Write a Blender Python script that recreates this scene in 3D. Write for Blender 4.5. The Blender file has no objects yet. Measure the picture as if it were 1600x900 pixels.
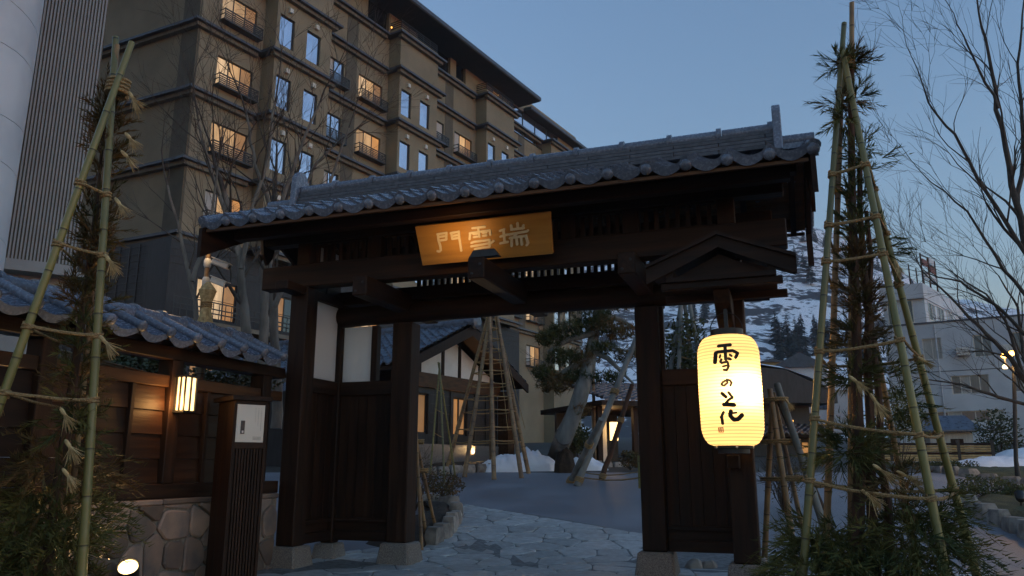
import bpy, math, random
from math import radians, sin, cos, pi, atan2, hypot, sqrt
from mathutils import Vector, Matrix, noise
random.seed(7)
V = Vector
SC = bpy.context.scene
COL = SC.collection

# ------------------------------------------------------------------ camera
FPX, TH, CAMH = 1222.0, radians(19.3), 1.3       # focal length in photo pixels, heading, eye height
PITCH = math.atan((729 - 450) / FPX)
cd = bpy.data.cameras.new('camera'); cam = bpy.data.objects.new('camera', cd); COL.objects.link(cam)
cam.location = (0, 0, CAMH); cam.rotation_euler = (pi / 2 + PITCH, 0, TH)
cd.lens = FPX / 1600 * 36; cd.sensor_width = 36; cd.clip_start = 0.1; cd.clip_end = 5000
SC.camera = cam

# ------------------------------------------------------------------ dusk sky, last light, exposure
SUN_EL, SUN_AZ = radians(-1.0), TH - radians(122)   # the glow is low, to the right and behind the camera
world = bpy.data.worlds.new('World'); SC.world = world; world.use_nodes = True
wn = world.node_tree
sky = wn.nodes.new('ShaderNodeTexSky'); sky.sky_type = 'NISHITA'; sky.sun_disc = False
sky.sun_elevation = SUN_EL; sky.sun_rotation = -SUN_AZ; sky.ozone_density = 1.9; sky.air_density = 1.0; sky.dust_density = 0.4
wb = wn.nodes.new('ShaderNodeVectorMath'); wb.operation = 'MULTIPLY'; wb.inputs[1].default_value = (.87, 1.03, 1.0)   # one white balance for the whole sky
wn.links.new(sky.outputs[0], wb.inputs[0]); wn.links.new(wb.outputs[0], wn.nodes['Background'].inputs[0])
wn.nodes['Background'].inputs[1].default_value = 0.14
sl = bpy.data.lights.new('sun', 'SUN'); sl.energy = 0.012; sl.angle = radians(25); sl.color = (1.0, 0.9, 0.86)
so = bpy.data.objects.new('sun', sl); COL.objects.link(so)
LAMP_EL = radians(4)                                # the last afterglow still reaches down from just above the ridge
sdir = V((-sin(SUN_AZ) * cos(LAMP_EL), cos(SUN_AZ) * cos(LAMP_EL), sin(LAMP_EL)))
so.rotation_euler = sdir.to_track_quat('Z', 'Y').to_euler(); so.location = (0, 0, 30)
SC.view_settings.view_transform = 'Standard'; SC.view_settings.look = 'None'
SC.view_settings.exposure = 4.0; SC.view_settings.gamma = 1.0; SC.view_settings.use_curve_mapping = False

# ------------------------------------------------------------------ helpers: surveying
O = V((0, 0, CAMH)); CT, ST = cos(TH), sin(TH); CP, SP = cos(PITCH), sin(PITCH)
def ray(px, py):
    x, y = (px - 800) / FPX, (450 - py) / FPX
    dx, dy, dz = x, CP - SP * y, SP + CP * y
    return V((dx * CT - dy * ST, dx * ST + dy * CT, dz))
def ony(px, py, y): d = ray(px, py); return O + d * (y / d.y)
def onx(px, py, x): d = ray(px, py); return O + d * (x / d.x)
def dep(px, py, D):                                   # D metres ahead along the camera's heading
    d = ray(px, py); return O + d * (D / (-d.x * ST + d.y * CT))
def onplane(px, py, p0, dv):
    n = V((dv.y, -dv.x, 0)); d = ray(px, py); q = O + d * ((p0 - O).dot(n) / d.dot(n))
    return (q - p0).dot(dv), q.z
def head(l, d, z=0): return V((l * CT - d * ST, l * ST + d * CT, z))     # lateral, ahead -> world
def ahead(x, y): return -x * ST + y * CT
def sm(a, b, t): t = max(0, min(1, (t - a) / (b - a))); return t * t * (3 - 2 * t)
PRO = [(-50, 0), (11.0, 0), (12.2, .09), (21, 1.1), (45, 2.4), (130, 6.0), (900, 40)]
def gz(x, y):
    d = ahead(x, y)
    for (a, za), (b, zb) in zip(PRO, PRO[1:]):
        if d <= b: return za + (zb - za) * max(0, (d - a)) / (b - a)
    return PRO[-1][1]
def ong(px, py):                                      # where the ray meets the rising ground
    d = ray(px, py); t = 1.0
    while t < 900:
        p = O + d * t
        if p.z <= gz(p.x, p.y): return p
        t += .03 if t < 40 else .5
    return p

# ------------------------------------------------------------------ helpers: materials
def newmat(name):
    m = bpy.data.materials.new(name); m.use_nodes = True
    return m, m.node_tree, m.node_tree.nodes['Principled BSDF']
def lk(nt, a, b): nt.links.new(a, b)
def coords(nt, stretch=(1, 1, 1), obj=True, rnd=True):
    tc = nt.nodes.new('ShaderNodeTexCoord'); mp = nt.nodes.new('ShaderNodeMapping')
    mp.inputs['Scale'].default_value = stretch
    if obj: src = tc.outputs['Object']
    else: src = nt.nodes.new('ShaderNodeNewGeometry').outputs['Position']
    if rnd:
        oi = nt.nodes.new('ShaderNodeObjectInfo'); ad = nt.nodes.new('ShaderNodeVectorMath'); ad.operation = 'MULTIPLY_ADD'
        ad.inputs[1].default_value = (31, 17, 23)
        lk(nt, oi.outputs['Random'], ad.inputs[0]); lk(nt, src, ad.inputs[2]); src = ad.outputs[0]
    lk(nt, src, mp.inputs[0]); return mp.outputs[0]
def mat(name, c1, c2=None, scale=8, rough=.6, bump=.0, stretch=(1, 1, 1), detail=5, rvar=0, obj=True, metal=0, lo=.35, hi=.65, spec=.5, vary=0.0, bscale=None, rnd=True):
    m, nt, b = newmat(name)
    b.inputs['Roughness'].default_value = rough; b.inputs['Metallic'].default_value = metal
    b.inputs['Specular IOR Level'].default_value = spec
    c2 = c2 or tuple(x * .7 for x in c1)
    co = coords(nt, stretch, obj, rnd)
    n = nt.nodes.new('ShaderNodeTexNoise'); n.inputs['Scale'].default_value = scale; n.inputs['Detail'].default_value = detail
    lk(nt, co, n.inputs['Vector'])
    r = nt.nodes.new('ShaderNodeValToRGB'); r.color_ramp.elements[0].position = lo; r.color_ramp.elements[1].position = hi
    r.color_ramp.elements[0].color = (*c2, 1); r.color_ramp.elements[1].color = (*c1, 1)
    lk(nt, n.outputs['Fac'], r.inputs[0]); out = r.outputs[0]
    if vary:
        oi = nt.nodes.new('ShaderNodeObjectInfo'); mr = nt.nodes.new('ShaderNodeMapRange')
        mr.inputs[3].default_value = 1 - vary; mr.inputs[4].default_value = 1 + vary
        lk(nt, oi.outputs['Random'], mr.inputs[0])
        mx = nt.nodes.new('ShaderNodeVectorMath'); mx.operation = 'SCALE'
        lk(nt, out, mx.inputs[0]); lk(nt, mr.outputs[0], mx.inputs['Scale']); out = mx.outputs[0]
    lk(nt, out, b.inputs['Base Color'])
    if rvar:
        mr = nt.nodes.new('ShaderNodeMapRange'); mr.inputs[3].default_value = rough - rvar; mr.inputs[4].default_value = rough + rvar
        lk(nt, n.outputs['Fac'], mr.inputs[0]); lk(nt, mr.outputs[0], b.inputs['Roughness'])
    if bump:
        bp = nt.nodes.new('ShaderNodeBump'); bp.inputs['Strength'].default_value = bump; bp.inputs['Distance'].default_value = .02
        src = n
        if bscale:
            src = nt.nodes.new('ShaderNodeTexNoise'); src.inputs['Scale'].default_value = bscale; src.inputs['Detail'].default_value = 4
            lk(nt, co, src.inputs['Vector'])
        lk(nt, src.outputs['Fac'], bp.inputs['Height']); lk(nt, bp.outputs[0], b.inputs['Normal'])
    return m
def glow(name, col, strength, base=(.35, .24, .13), vary=0, scale=0, stretch=(1, 1, 1), lo=.3):
    strength *= .2
    m, nt, b = newmat(name)
    b.inputs['Base Color'].default_value = (*base, 1); b.inputs['Roughness'].default_value = .5
    b.inputs['Emission Color'].default_value = (*col, 1); b.inputs['Emission Strength'].default_value = strength
    if vary or scale:
        src = None
        mr = nt.nodes.new('ShaderNodeMapRange'); mr.inputs[3].default_value = strength * (1 - vary); mr.inputs[4].default_value = strength * (1 + vary)
        oi = nt.nodes.new('ShaderNodeObjectInfo'); lk(nt, oi.outputs['Random'], mr.inputs[0]); src = mr.outputs[0]
        if scale:
            n = nt.nodes.new('ShaderNodeTexNoise'); n.inputs['Scale'].default_value = scale; n.inputs['Detail'].default_value = 3
            lk(nt, coords(nt, stretch), n.inputs['Vector'])
            m2 = nt.nodes.new('ShaderNodeMapRange'); m2.inputs[1].default_value = .3; m2.inputs[2].default_value = .7; m2.inputs[3].default_value = lo
            lk(nt, n.outputs['Fac'], m2.inputs[0])
            mu = nt.nodes.new('ShaderNodeMath'); mu.operation = 'MULTIPLY'; lk(nt, src, mu.inputs[0]); lk(nt, m2.outputs[0], mu.inputs[1]); src = mu.outputs[0]
        lk(nt, src, b.inputs['Emission Strength'])
    return m
WD, WD2 = (.044, .0195, .0098), (.007, .004, .0028)
def wood(name, c1, c2, st, rough=.6, vary=.25): return mat(name, c1, c2, scale=14, rough=rough, bump=.35, stretch=st, detail=6, rvar=.12, vary=vary, lo=.25, hi=.75, spec=.2)
GX, GY, GZ = (.08, 1, 1), (1, .08, 1), (1, 1, .08)
M = dict(
    wx=wood('dark_wood_x', WD, WD2, GX), wy=wood('dark_wood_y', WD, WD2, GY), wz=wood('dark_wood_z', WD, WD2, GZ),
    bx=wood('board_wood_y', (.058, .024, .011), (.016, .007, .0045), GY, .45, .3),
    cap=wood('fence_rail_wood', (.11, .048, .02), (.035, .016, .008), GY, .45, .15),
    soffit=wood('eave_board_wood', (.16, .075, .03), (.06, .028, .013), GX, .5),
    sign=wood('sign_wood', (.52, .25, .055), (.36, .16, .035), (.05, 1, 1), .42, 0),
    tile=mat('roof_tile', (.175, .20, .25), (.10, .115, .15), scale=30, rough=.26, bump=.2, rvar=.1, vary=.2, lo=.25, hi=.75),
    ridge=mat('ridge_tile', (.10, .105, .12), (.055, .058, .068), scale=14, rough=.5, bump=.2, vary=.15),
    tile2=mat('far_roof_tile', (.10, .125, .17), (.05, .06, .085), scale=6, rough=.3, rvar=.1, vary=.2),
    granite=mat('granite', (.30, .26, .22), (.10, .085, .075), scale=90, rough=.75, bump=.4, detail=8),
    mortar=mat('mortar', (.24, .22, .185), (.15, .135, .11), scale=30, rough=.9, bump=.5),
    plaster=mat('white_plaster', (.78, .74, .68), (.70, .66, .60), scale=3, rough=.85),
    beige=mat('hotel_render', (.265, .222, .145), (.21, .178, .115), scale=.7, rough=.85, bump=.1, bscale=60, obj=False, rnd=False),
    strip=mat('hotel_pilaster', (.115, .10, .07), (.09, .08, .055), scale=2, rough=.8, obj=False, rnd=False),
    cornice=mat('hotel_cornice', (.18, .155, .11), (.12, .105, .08), scale=3, rough=.7, obj=False, rnd=False),
    ctop=mat('cornice_flashing', (.07, .08, .10), (.045, .05, .065), scale=3, rough=.45, obj=False, rnd=False),
    dark=mat('dark_metal', (.02, .02, .022), (.012, .012, .013), scale=20, rough=.45),
    siding=mat('black_siding', (.025, .024, .026), (.012, .012, .013), scale=10, rough=.6, stretch=(1, 1, .2)),
    soff2=mat('hotel_soffit', (.05, .04, .03), (.035, .03, .022), scale=2, rough=.8),
    whitewall=mat('white_wall', (.62, .64, .66), (.50, .52, .55), scale=.6, rough=.6, obj=False, rnd=False, detail=8),
    rib=mat('ribbed_cladding', (.30, .315, .31), (.25, .26, .255), scale=.8, rough=.55, obj=False, rnd=False),
    bamboo=mat('bamboo_green', (.215, .175, .05), (.11, .115, .04), scale=2.2, rough=.38, stretch=(1, 1, .5), detail=7, rvar=.08, vary=.25, lo=.3, hi=.7),
    faded=mat('faded_red_panel', (.26, .11, .09), (.18, .08, .07), scale=4, rough=.8),
    fence=mat('split_bamboo', (.46, .34, .15), (.30, .21, .09), scale=6, rough=.6, vary=.2),
    bamboo2=mat('bamboo_brown', (.30, .19, .085), (.13, .075, .04), scale=3, rough=.5, detail=6, vary=.2),
    node=mat('bamboo_node', (.035, .03, .018), (.02, .018, .01), scale=8, rough=.6),
    log=mat('grey_log', (.21, .21, .19), (.11, .115, .105), scale=5, rough=.8, bump=.3, stretch=(1, 1, .3)),
    rope=mat('straw_rope', (.40, .27, .12), (.20, .125, .055), scale=70, rough=.9, bump=.8),
    straw=mat('straw', (.60, .44, .21), (.34, .23, .10), scale=25, rough=.85),
    needle=mat('cedar_needles', (.13, .115, .034), (.045, .06, .022), scale=3.0, rough=.6, detail=4, obj=False, rnd=False, spec=.1),
    needle2=mat('rusty_needles', (.15, .085, .035), (.055, .055, .02), scale=4.0, rough=.65, obj=False, rnd=False, spec=.1),
    pine=mat('pine_needles', (.070, .068, .020), (.025, .038, .014), scale=1.6, rough=.6, obj=False, rnd=False, spec=.1),
    leaf=mat('shrub_leaves', (.10, .095, .028), (.032, .05, .016), scale=3, rough=.5, obj=False, rnd=False),
    twig=mat('twig_bark', (.085, .065, .05), (.045, .035, .028), scale=9, rough=.85),
    bark=mat('pale_bark', (.22, .19, .155), (.10, .085, .07), scale=7, rough=.9, bump=.5, stretch=(1, 1, .3)),
    cbark=mat('cedar_bark', (.10, .048, .026), (.04, .022, .014), scale=12, rough=.9, bump=.6, stretch=(1, 1, .15)),
    soil=mat('soil', (.045, .030, .018), (.018, .013, .009), scale=6, rough=.95, bump=1.0, bscale=40, obj=False, rnd=False),
    ground=mat('ground_earth', (.07, .065, .055), (.04, .038, .034), scale=.5, rough=.9, bump=.4, bscale=20, obj=False, rnd=False),
    moss=mat('moss_grass', (.08, .075, .022), (.035, .04, .014), scale=4, rough=.9, bump=1, bscale=50, obj=False, rnd=False),
    kerb=mat('kerb_stone', (.33, .30, .26), (.15, .135, .12), scale=6, rough=.8, bump=.6, vary=.25),
    flag=mat('flagstone', (.46, .48, .48), (.28, .29, .29), scale=9, rough=.42, bump=.8, bscale=26, rvar=.22, vary=.16, detail=8),
    fstone=mat('field_stone', (.30, .205, .145), (.13, .11, .10), scale=3.0, rough=.7, bump=.8, vary=.5, detail=8),
    snow=mat('snow', (.82, .84, .88), (.66, .68, .72), scale=2.5, rough=.7, bump=.9, bscale=7, obj=False, rnd=False, lo=.2, hi=.5),
    panel=mat('sign_plate', (.66, .62, .53), (.62, .58, .49), scale=2, rough=.4),
    ink=mat('ink', (.016, .010, .006), (.010, .007, .005), scale=5, rough=.7),
    seal=mat('seal_red', (.55, .16, .07), (.45, .12, .05), scale=20, rough=.7),
    gold=mat('carved_letters', (.74, .58, .34), (.66, .50, .28), scale=9, rough=.5),
    steel=mat('camera_casing', (.72, .68, .60), (.6, .56, .5), scale=5, rough=.35),
    yellow=mat('yellow_wall', (.38, .28, .10), (.30, .22, .08), scale=2, rough=.8),
    glassd=mat('dark_pane', (.010, .012, .016), (.008, .009, .012), scale=2, rough=.06, spec=1.0),
    glassw=mat('window_mirror', (.72, .70, .76), (.55, .54, .62), scale=.9, rough=.05, metal=.95, lo=.3, hi=.7),
    glassb=mat('blue_pane', (.08, .11, .16), (.05, .07, .10), scale=1, rough=.12, spec=1.0, stretch=(8, 8, .3)),
    curtain=mat('pale_curtain', (.55, .52, .46), (.38, .36, .33), scale=6, rough=.8, stretch=(6, 6, .2)),
    litA=glow('lit_window_cream', (1.0, .56, .23), .19, vary=.45, scale=3, stretch=(6, 6, .25), lo=.25),
    litB=glow('lit_window_white', (1.0, .66, .36), .20, vary=.4, scale=3, stretch=(6, 6, .25), lo=.35),
    litO=glow('lit_window_amber', (1.0, .40, .085), .15, vary=.3, scale=2, lo=.4),
    litD=glow('lit_window_dim', (1.0, .42, .11), .08, vary=.4, scale=2, lo=.4),
    bulb=glow('warm_bulb', (1.0, .42, .07), 1.6),
    bulbw=glow('spot_glass', (1.0, .66, .28), 2.0),
    lampw=glow('wall_lamp_paper', (1.0, .62, .24), 1.1),
)

m, nt, b = newmat('frosted_pane'); M['frost'] = m; b.inputs['Base Color'].default_value = (.88, .86, .82, 1); b.inputs['Roughness'].default_value = .6
tr = nt.nodes.new('ShaderNodeBsdfTranslucent'); tr.inputs[0].default_value = (.95, .93, .90, 1); mx_s = nt.nodes.new('ShaderNodeMixShader'); mx_s.inputs[0].default_value = .6
lk(nt, b.outputs[0], mx_s.inputs[1]); lk(nt, tr.outputs[0], mx_s.inputs[2]); lk(nt, mx_s.outputs[0], nt.nodes['Material Output'].inputs[0])

# ------------------------------------------------------------------ helpers: meshes and objects
WL = {}
class MB:
    def __init__(s, mx=None): s.v, s.f, s.mx = [], [], mx
    def pt(s, p): s.v.append(tuple(p)); return len(s.v) - 1
    def poly(s, pts):
        k = len(s.v); s.v += [tuple(p) for p in pts]; s.f.append(tuple(range(k, k + len(pts))))
    def hexa(s, c):                                        # 8 corners: bottom loop, top loop
        k = len(s.v); s.v += [tuple(p) for p in c]
        for f in ((3, 2, 1, 0), (4, 5, 6, 7), (0, 1, 5, 4), (1, 2, 6, 5), (2, 3, 7, 6), (3, 0, 4, 7)): s.f.append(tuple(k + i for i in f))
    def box(s, x0, x1, y0, y1, z0, z1):
        s.hexa([(x0, y0, z0), (x1, y0, z0), (x1, y1, z0), (x0, y1, z0), (x0, y0, z1), (x1, y0, z1), (x1, y1, z1), (x0, y1, z1)]); return s
    def obox(s, c, ax, ay, az):
        c, ax, ay, az = V(c), V(ax), V(ay), V(az)
        s.hexa([c - ax - ay - az, c + ax - ay - az, c + ax + ay - az, c - ax + ay - az, c - ax - ay + az, c + ax - ay + az, c + ax + ay + az, c - ax + ay + az]); return s
    def bar(s, p0, p1, w, h, up=(0, 0, 1)):
        p0, p1 = V(p0), V(p1); d = (p1 - p0); L = d.length; d.normalize()
        sd = d.cross(V(up));
        if sd.length < 1e-4: sd = d.cross(V((1, 0, 0)))
        sd.normalize(); u = sd.cross(d)
        return s.obox((p0 + p1) / 2, d * L / 2, sd * w / 2, u * h / 2)
    def tube(s, pts, rad, n=8, cap=True):
        pts = [V(p) for p in pts]
        if not hasattr(rad, '__len__'): rad = [rad] * len(pts)
        k = len(s.v); ref = None
        for i, p in enumerate(pts):
            a, b = pts[max(0, i - 1)], pts[min(len(pts) - 1, i + 1)]
            d = (b - a).normalized() if (b - a).length > 1e-9 else V((0, 0, 1))
            if ref is None: ref = d.orthogonal().normalized()
            ref = (ref - d * ref.dot(d))
            if ref.length < 1e-5: ref = d.orthogonal()
            ref.normalize(); bn = d.cross(ref)
            for j in range(n):
                a_ = 2 * pi * j / n; s.v.append(tuple(p + (ref * cos(a_) + bn * sin(a_)) * rad[i]))
        for i in range(len(pts) - 1):
            for j in range(n):
                s.f.append((k + i * n + j, k + i * n + (j + 1) % n, k + (i + 1) * n + (j + 1) % n, k + (i + 1) * n + j))
        if cap:
            s.f.append(tuple(k + n - 1 - j for j in range(n))); e = k + (len(pts) - 1) * n; s.f.append(tuple(e + j for j in range(n)))
        return s
    def lathe(s, prof, c, n=16, axis=(0, 0, 1)):             # prof: (radius, height) along axis
        ax = V(axis).normalized(); u = ax.orthogonal().normalized(); w = ax.cross(u); k = len(s.v); c = V(c)
        for r, h in prof:
            for j in range(n):
                a = 2 * pi * j / n; s.v.append(tuple(c + ax * h + (u * cos(a) + w * sin(a)) * r))
        for i in range(len(prof) - 1):
            for j in range(n): s.f.append((k + i * n + j, k + i * n + (j + 1) % n, k + (i + 1) * n + (j + 1) % n, k + (i + 1) * n + j))
        s.f.append(tuple(k + n - 1 - j for j in range(n))); e = k + (len(prof) - 1) * n; s.f.append(tuple(e + j for j in range(n)))
        return s
    def prism(s, pts, vec):
        pts = [V(p) for p in pts]; vec = V(vec); n = len(pts); k = len(s.v)
        s.v += [tuple(p) for p in pts] + [tuple(p + vec) for p in pts]
        s.f.append(tuple(k + n - 1 - i for i in range(n))); s.f.append(tuple(k + n + i for i in range(n)))
        for i in range(n): j = (i + 1) % n; s.f.append((k + i, k + j, k + n + j, k + n + i))
        return s
    def mesh(s, name, mat_, org=V((0, 0, 0)), smooth=False):
        me = bpy.data.meshes.new(name); mx = s.mx
        vs = [(mx @ V(p)) - org for p in s.v] if mx else [V(p) - org for p in s.v]
        me.from_pydata([tuple(p) for p in vs], [], s.f); me.materials.append(M[mat_]); me.update()
        if smooth:
            for p in me.polygons: p.use_smooth = True
            if smooth != 2: me.set_sharp_from_angle(angle=radians(45))
        return me
    def build(s, name, mat_, parent=None, label=None, cat=None, group=None, kind=None, smooth=False, bevel=0):
        if parent is not None: org = WL[parent.name]
        else:
            vs = [s.mx @ V(p) for p in s.v] if s.mx else [V(p) for p in s.v]
            org = V((sum(p.x for p in vs) / len(vs), sum(p.y for p in vs) / len(vs), min(p.z for p in vs)))
        o = bpy.data.objects.new(name, s.mesh(name, mat_, org, smooth)); COL.objects.link(o)
        if parent is not None: o.parent = parent
        else: o.location = org
        WL[o.name] = org
        if bevel:
            b = o.modifiers.new('bevel', 'BEVEL'); b.width = bevel; b.segments = 1; b.limit_method = 'ANGLE'
        return tag(o, label, cat, group, kind)
def tag(o, label=None, cat=None, group=None, kind=None):
    if label: o['label'] = label
    if cat: o['category'] = cat
    if group: o['group'] = group
    if kind: o['kind'] = kind
    return o
def thing(name, label, cat, loc, group=None, kind=None):
    o = bpy.data.objects.new(name, None); COL.objects.link(o); o.location = loc; o.empty_display_size = .2
    WL[o.name] = V(loc); return tag(o, label, cat, group, kind)
def inst(name, me, mx, parent, material=None):             # a part that shares its mesh with alike parts
    o = bpy.data.objects.new(name, me); COL.objects.link(o); o.parent = parent
    o.location = mx.translation - WL[parent.name]; o.rotation_euler = mx.to_euler(); o.scale = mx.to_scale(); WL[o.name] = mx.translation.copy()
    if material: o.material_slots[0].link = 'OBJECT'; o.material_slots[0].material = M[material]
    return o
def sub(name, me, parent, material=None):                  # a sub-part lying in its part's own frame
    o = bpy.data.objects.new(name, me); COL.objects.link(o); o.parent = parent
    if material: o.material_slots[0].link = 'OBJECT'; o.material_slots[0].material = M[material]
    return o
LS = .195                                             # lamp output for this exposure
def lamp(name, loc, power, col=(1, .62, .27), size=.05, spot=None, target=None, parent=None, blend=.6):
    l = bpy.data.lights.new(name, 'SPOT' if spot else 'POINT'); l.energy = power * LS; l.color = col; l.shadow_soft_size = size
    if spot: l.spot_size = radians(spot); l.spot_blend = blend
    o = bpy.data.objects.new(name, l); COL.objects.link(o)
    if target is not None: o.rotation_euler = (V(target) - V(loc)).to_track_quat('-Z', 'Y').to_euler()
    if parent is not None: o.parent = parent; o.location = V(loc) - WL[parent.name]
    else: o.location = loc
    return o
def clip(poly, px, py, nx, ny):
    out = []
    for i in range(len(poly)):
        a, b = poly[i], poly[(i + 1) % len(poly)]
        da = (a[0] - px) * nx + (a[1] - py) * ny; db = (b[0] - px) * nx + (b[1] - py) * ny
        if da <= 0: out.append(a)
        if da * db < 0: t = da / (da - db); out.append((a[0] + (b[0] - a[0]) * t, a[1] + (b[1] - a[1]) * t))
    return out
def cells(region, sx, sy, jit, gap, rng):                  # irregular stones filling a convex region, joints left open
    xs = [p[0] for p in region]; ys = [p[1] for p in region]; seeds = []
    nx, ny = int((max(xs) - min(xs)) / sx) + 3, int((max(ys) - min(ys)) / sy) + 3
    for i in range(-1, nx):
        for j in range(-1, ny):
            seeds.append((min(xs) + (i + .5 * (j % 2) + rng.uniform(-jit, jit)) * sx, min(ys) + (j + rng.uniform(-jit, jit)) * sy))
    res = []
    for a in seeds:
        poly = list(region)
        for b in sorted(seeds, key=lambda q: (q[0] - a[0]) ** 2 + (q[1] - a[1]) ** 2)[1:22]:
            dx, dy = b[0] - a[0], b[1] - a[1]; L = hypot(dx, dy); k = .5 - gap / 2 / L
            poly = clip(poly, a[0] + dx * k, a[1] + dy * k, dx / L, dy / L)
            if len(poly) < 3: break
        if len(poly) >= 3:
            A = abs(sum(poly[i][0] * poly[(i + 1) % len(poly)][1] - poly[(i + 1) % len(poly)][0] * poly[i][1] for i in range(len(poly)))) / 2
            if A > .012: res.append(poly)
    return res
def rounded(poly, k=.22):                                  # knock the corners off
    out = []
    for i in range(len(poly)):
        a, b, c = V(poly[i - 1]), V(poly[i]), V(poly[(i + 1) % len(poly)])
        out += [tuple(b + (a - b) * k), tuple(b + (c - b) * k)]
    return out

# ================================================================== GROUND
def sheet(name, mat_, ls, ds, dz, keep=None, kind='structure', parent=None, zf=None):
    mb = MB(); idx = {}
    for i, l in enumerate(ls):
        for j, d in enumerate(ds):
            p = head(l, d); z = (zf or gz)(p.x, p.y) + dz; idx[i, j] = mb.pt((p.x, p.y, z))
    for i in range(len(ls) - 1):
        for j in range(len(ds) - 1):
            if keep and not keep((ls[i] + ls[i + 1]) / 2, (ds[j] + ds[j + 1]) / 2): continue
            mb.f.append((idx[i, j], idx[i + 1, j], idx[i + 1, j + 1], idx[i, j + 1]))
    return mb.build(name, mat_, parent, kind=kind, smooth=2)
def span(a, b, n): return [a + (b - a) * i / n for i in range(n + 1)]
sheet('ground', 'ground', span(-400, -40, 6) + span(-30, 40, 20) + span(60, 600, 6), span(-60, -10, 3) + span(0, 60, 60) + span(70, 900, 20), 0)
# wet asphalt: rough grey with glossy damp patches
m, nt, b = newmat('asphalt'); M['road'] = m
co = coords(nt, obj=False, rnd=False)
n1 = nt.nodes.new('ShaderNodeTexNoise'); n1.inputs['Scale'].default_value = .55; n1.inputs['Detail'].default_value = 6; lk(nt, co, n1.inputs['Vector'])
n2 = nt.nodes.new('ShaderNodeTexNoise'); n2.inputs['Scale'].default_value = 90; lk(nt, co, n2.inputs['Vector'])
r1 = nt.nodes.new('ShaderNodeValToRGB'); r1.color_ramp.elements[0].color = (.125, .13, .15, 1); r1.color_ramp.elements[1].color = (.25, .255, .28, 1)
r1.color_ramp.elements[0].position = .35; r1.color_ramp.elements[1].position = .65; lk(nt, n1.outputs['Fac'], r1.inputs[0]); lk(nt, r1.outputs[0], b.inputs['Base Color'])
mr = nt.nodes.new('ShaderNodeMapRange'); mr.inputs[1].default_value = .35; mr.inputs[2].default_value = .65; mr.inputs[3].default_value = .38; mr.inputs[4].default_value = .75
lk(nt, n1.outputs['Fac'], mr.inputs[0]); lk(nt, mr.outputs[0], b.inputs['Roughness'])
bp = nt.nodes.new('ShaderNodeBump'); bp.inputs['Strength'].default_value = .8; bp.inputs['Distance'].default_value = .015; lk(nt, n2.outputs['Fac'], bp.inputs['Height']); lk(nt, bp.outputs[0], b.inputs['Normal'])
sheet('road', 'road', span(-9, 30, 60), span(9.5, 21.6, 30), .012, keep=lambda l, d: d > 10.6 or l > 2.8)
sheet('courtyard', 'ground', span(-3, 30, 30), span(21.6, 40, 20), .010)

def kerb(parent, pts, w=.26, h=.2, step=.42, sink=.05, seed=1):
    rng = random.Random(seed); pts = [V((p[0], p[1], 0)) for p in pts]
    for a, b_ in zip(pts, pts[1:]):
        L = (b_ - a).length; n = max(1, round(L / step)); d = (b_ - a) / L; sd = V((-d.y, d.x, 0))
        for i in range(n):
            c = a + (b_ - a) * ((i + .5) / n); l = L / n * rng.uniform(.40, .49); hh = h * rng.uniform(.75, 1.2); ww = w * rng.uniform(.4, .58)
            z = gz(c.x, c.y); mb = MB(); up = V((rng.uniform(-.1, .1), rng.uniform(-.1, .1), 1))
            pr = [(1, -sink), (1.0, hh * .55), (.78, hh)]
            ring = [(-1, -.8), (-.55, -1), (.6, -1), (1, -.6), (1, .7), (.5, 1), (-.6, 1), (-1, .6)]
            jit = [rng.uniform(.86, 1.06) for _ in ring]
            for k, z_ in pr:
                for (rx, ry), j in zip(ring, jit): mb.pt(c + d * (rx * l * k * j) + sd * (ry * ww * k * j) + up * z_ + V((0, 0, z)))
            for q in range(2):
                for j in range(8): mb.f.append((q * 8 + j, q * 8 + (j + 1) % 8, q * 8 + 8 + (j + 1) % 8, q * 8 + 8 + j))
            mb.f.append(tuple(16 + j for j in range(8)))
            mb.build('kerb_stone', 'kerb', parent, smooth=True)
def bed(pts, mound=.18, mat_='soil', name='planting_bed', res=14):
    # a soil mound filling a convex outline given in ground coordinates
    cx = sum(p[0] for p in pts) / len(pts); cy = sum(p[1] for p in pts) / len(pts)
    mb = MB(); n = len(pts); K = 7; rng = random.Random(len(pts) + int(cx * 10))
    ring = []
    for i in range(n):
        for t in range(4): a, b_ = pts[i], pts[(i + 1) % n]; ring.append((a[0] + (b_[0] - a[0]) * t / 4, a[1] + (b_[1] - a[1]) * t / 4))
    m_ = len(ring)
    for k in range(K):
        f = 1 - k / K
        for x, y in ring:
            X, Y = cx + (x - cx) * f, cy + (y - cy) * f
            mb.pt((X, Y, gz(X, Y) + .02 + mound * sm(0, .5, 1 - f) + (.05 * noise.noise((X * 2.2, Y * 2.2, 0)) if k else -.05)))
    c = mb.pt((cx, cy, gz(cx, cy) + mound))
    for k in range(K - 1):
        for j in range(m_): mb.f.append((k * m_ + j, k * m_ + (j + 1) % m_, (k + 1) * m_ + (j + 1) % m_, (k + 1) * m_ + j))
    for j in range(m_): mb.f.append(((K - 1) * m_ + j, (K - 1) * m_ + (j + 1) % m_, c))
    return mb.build(name, mat_, kind='structure', smooth=2)
def G(px, py): p = ong(px, py); return (p.x, p.y)

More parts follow.
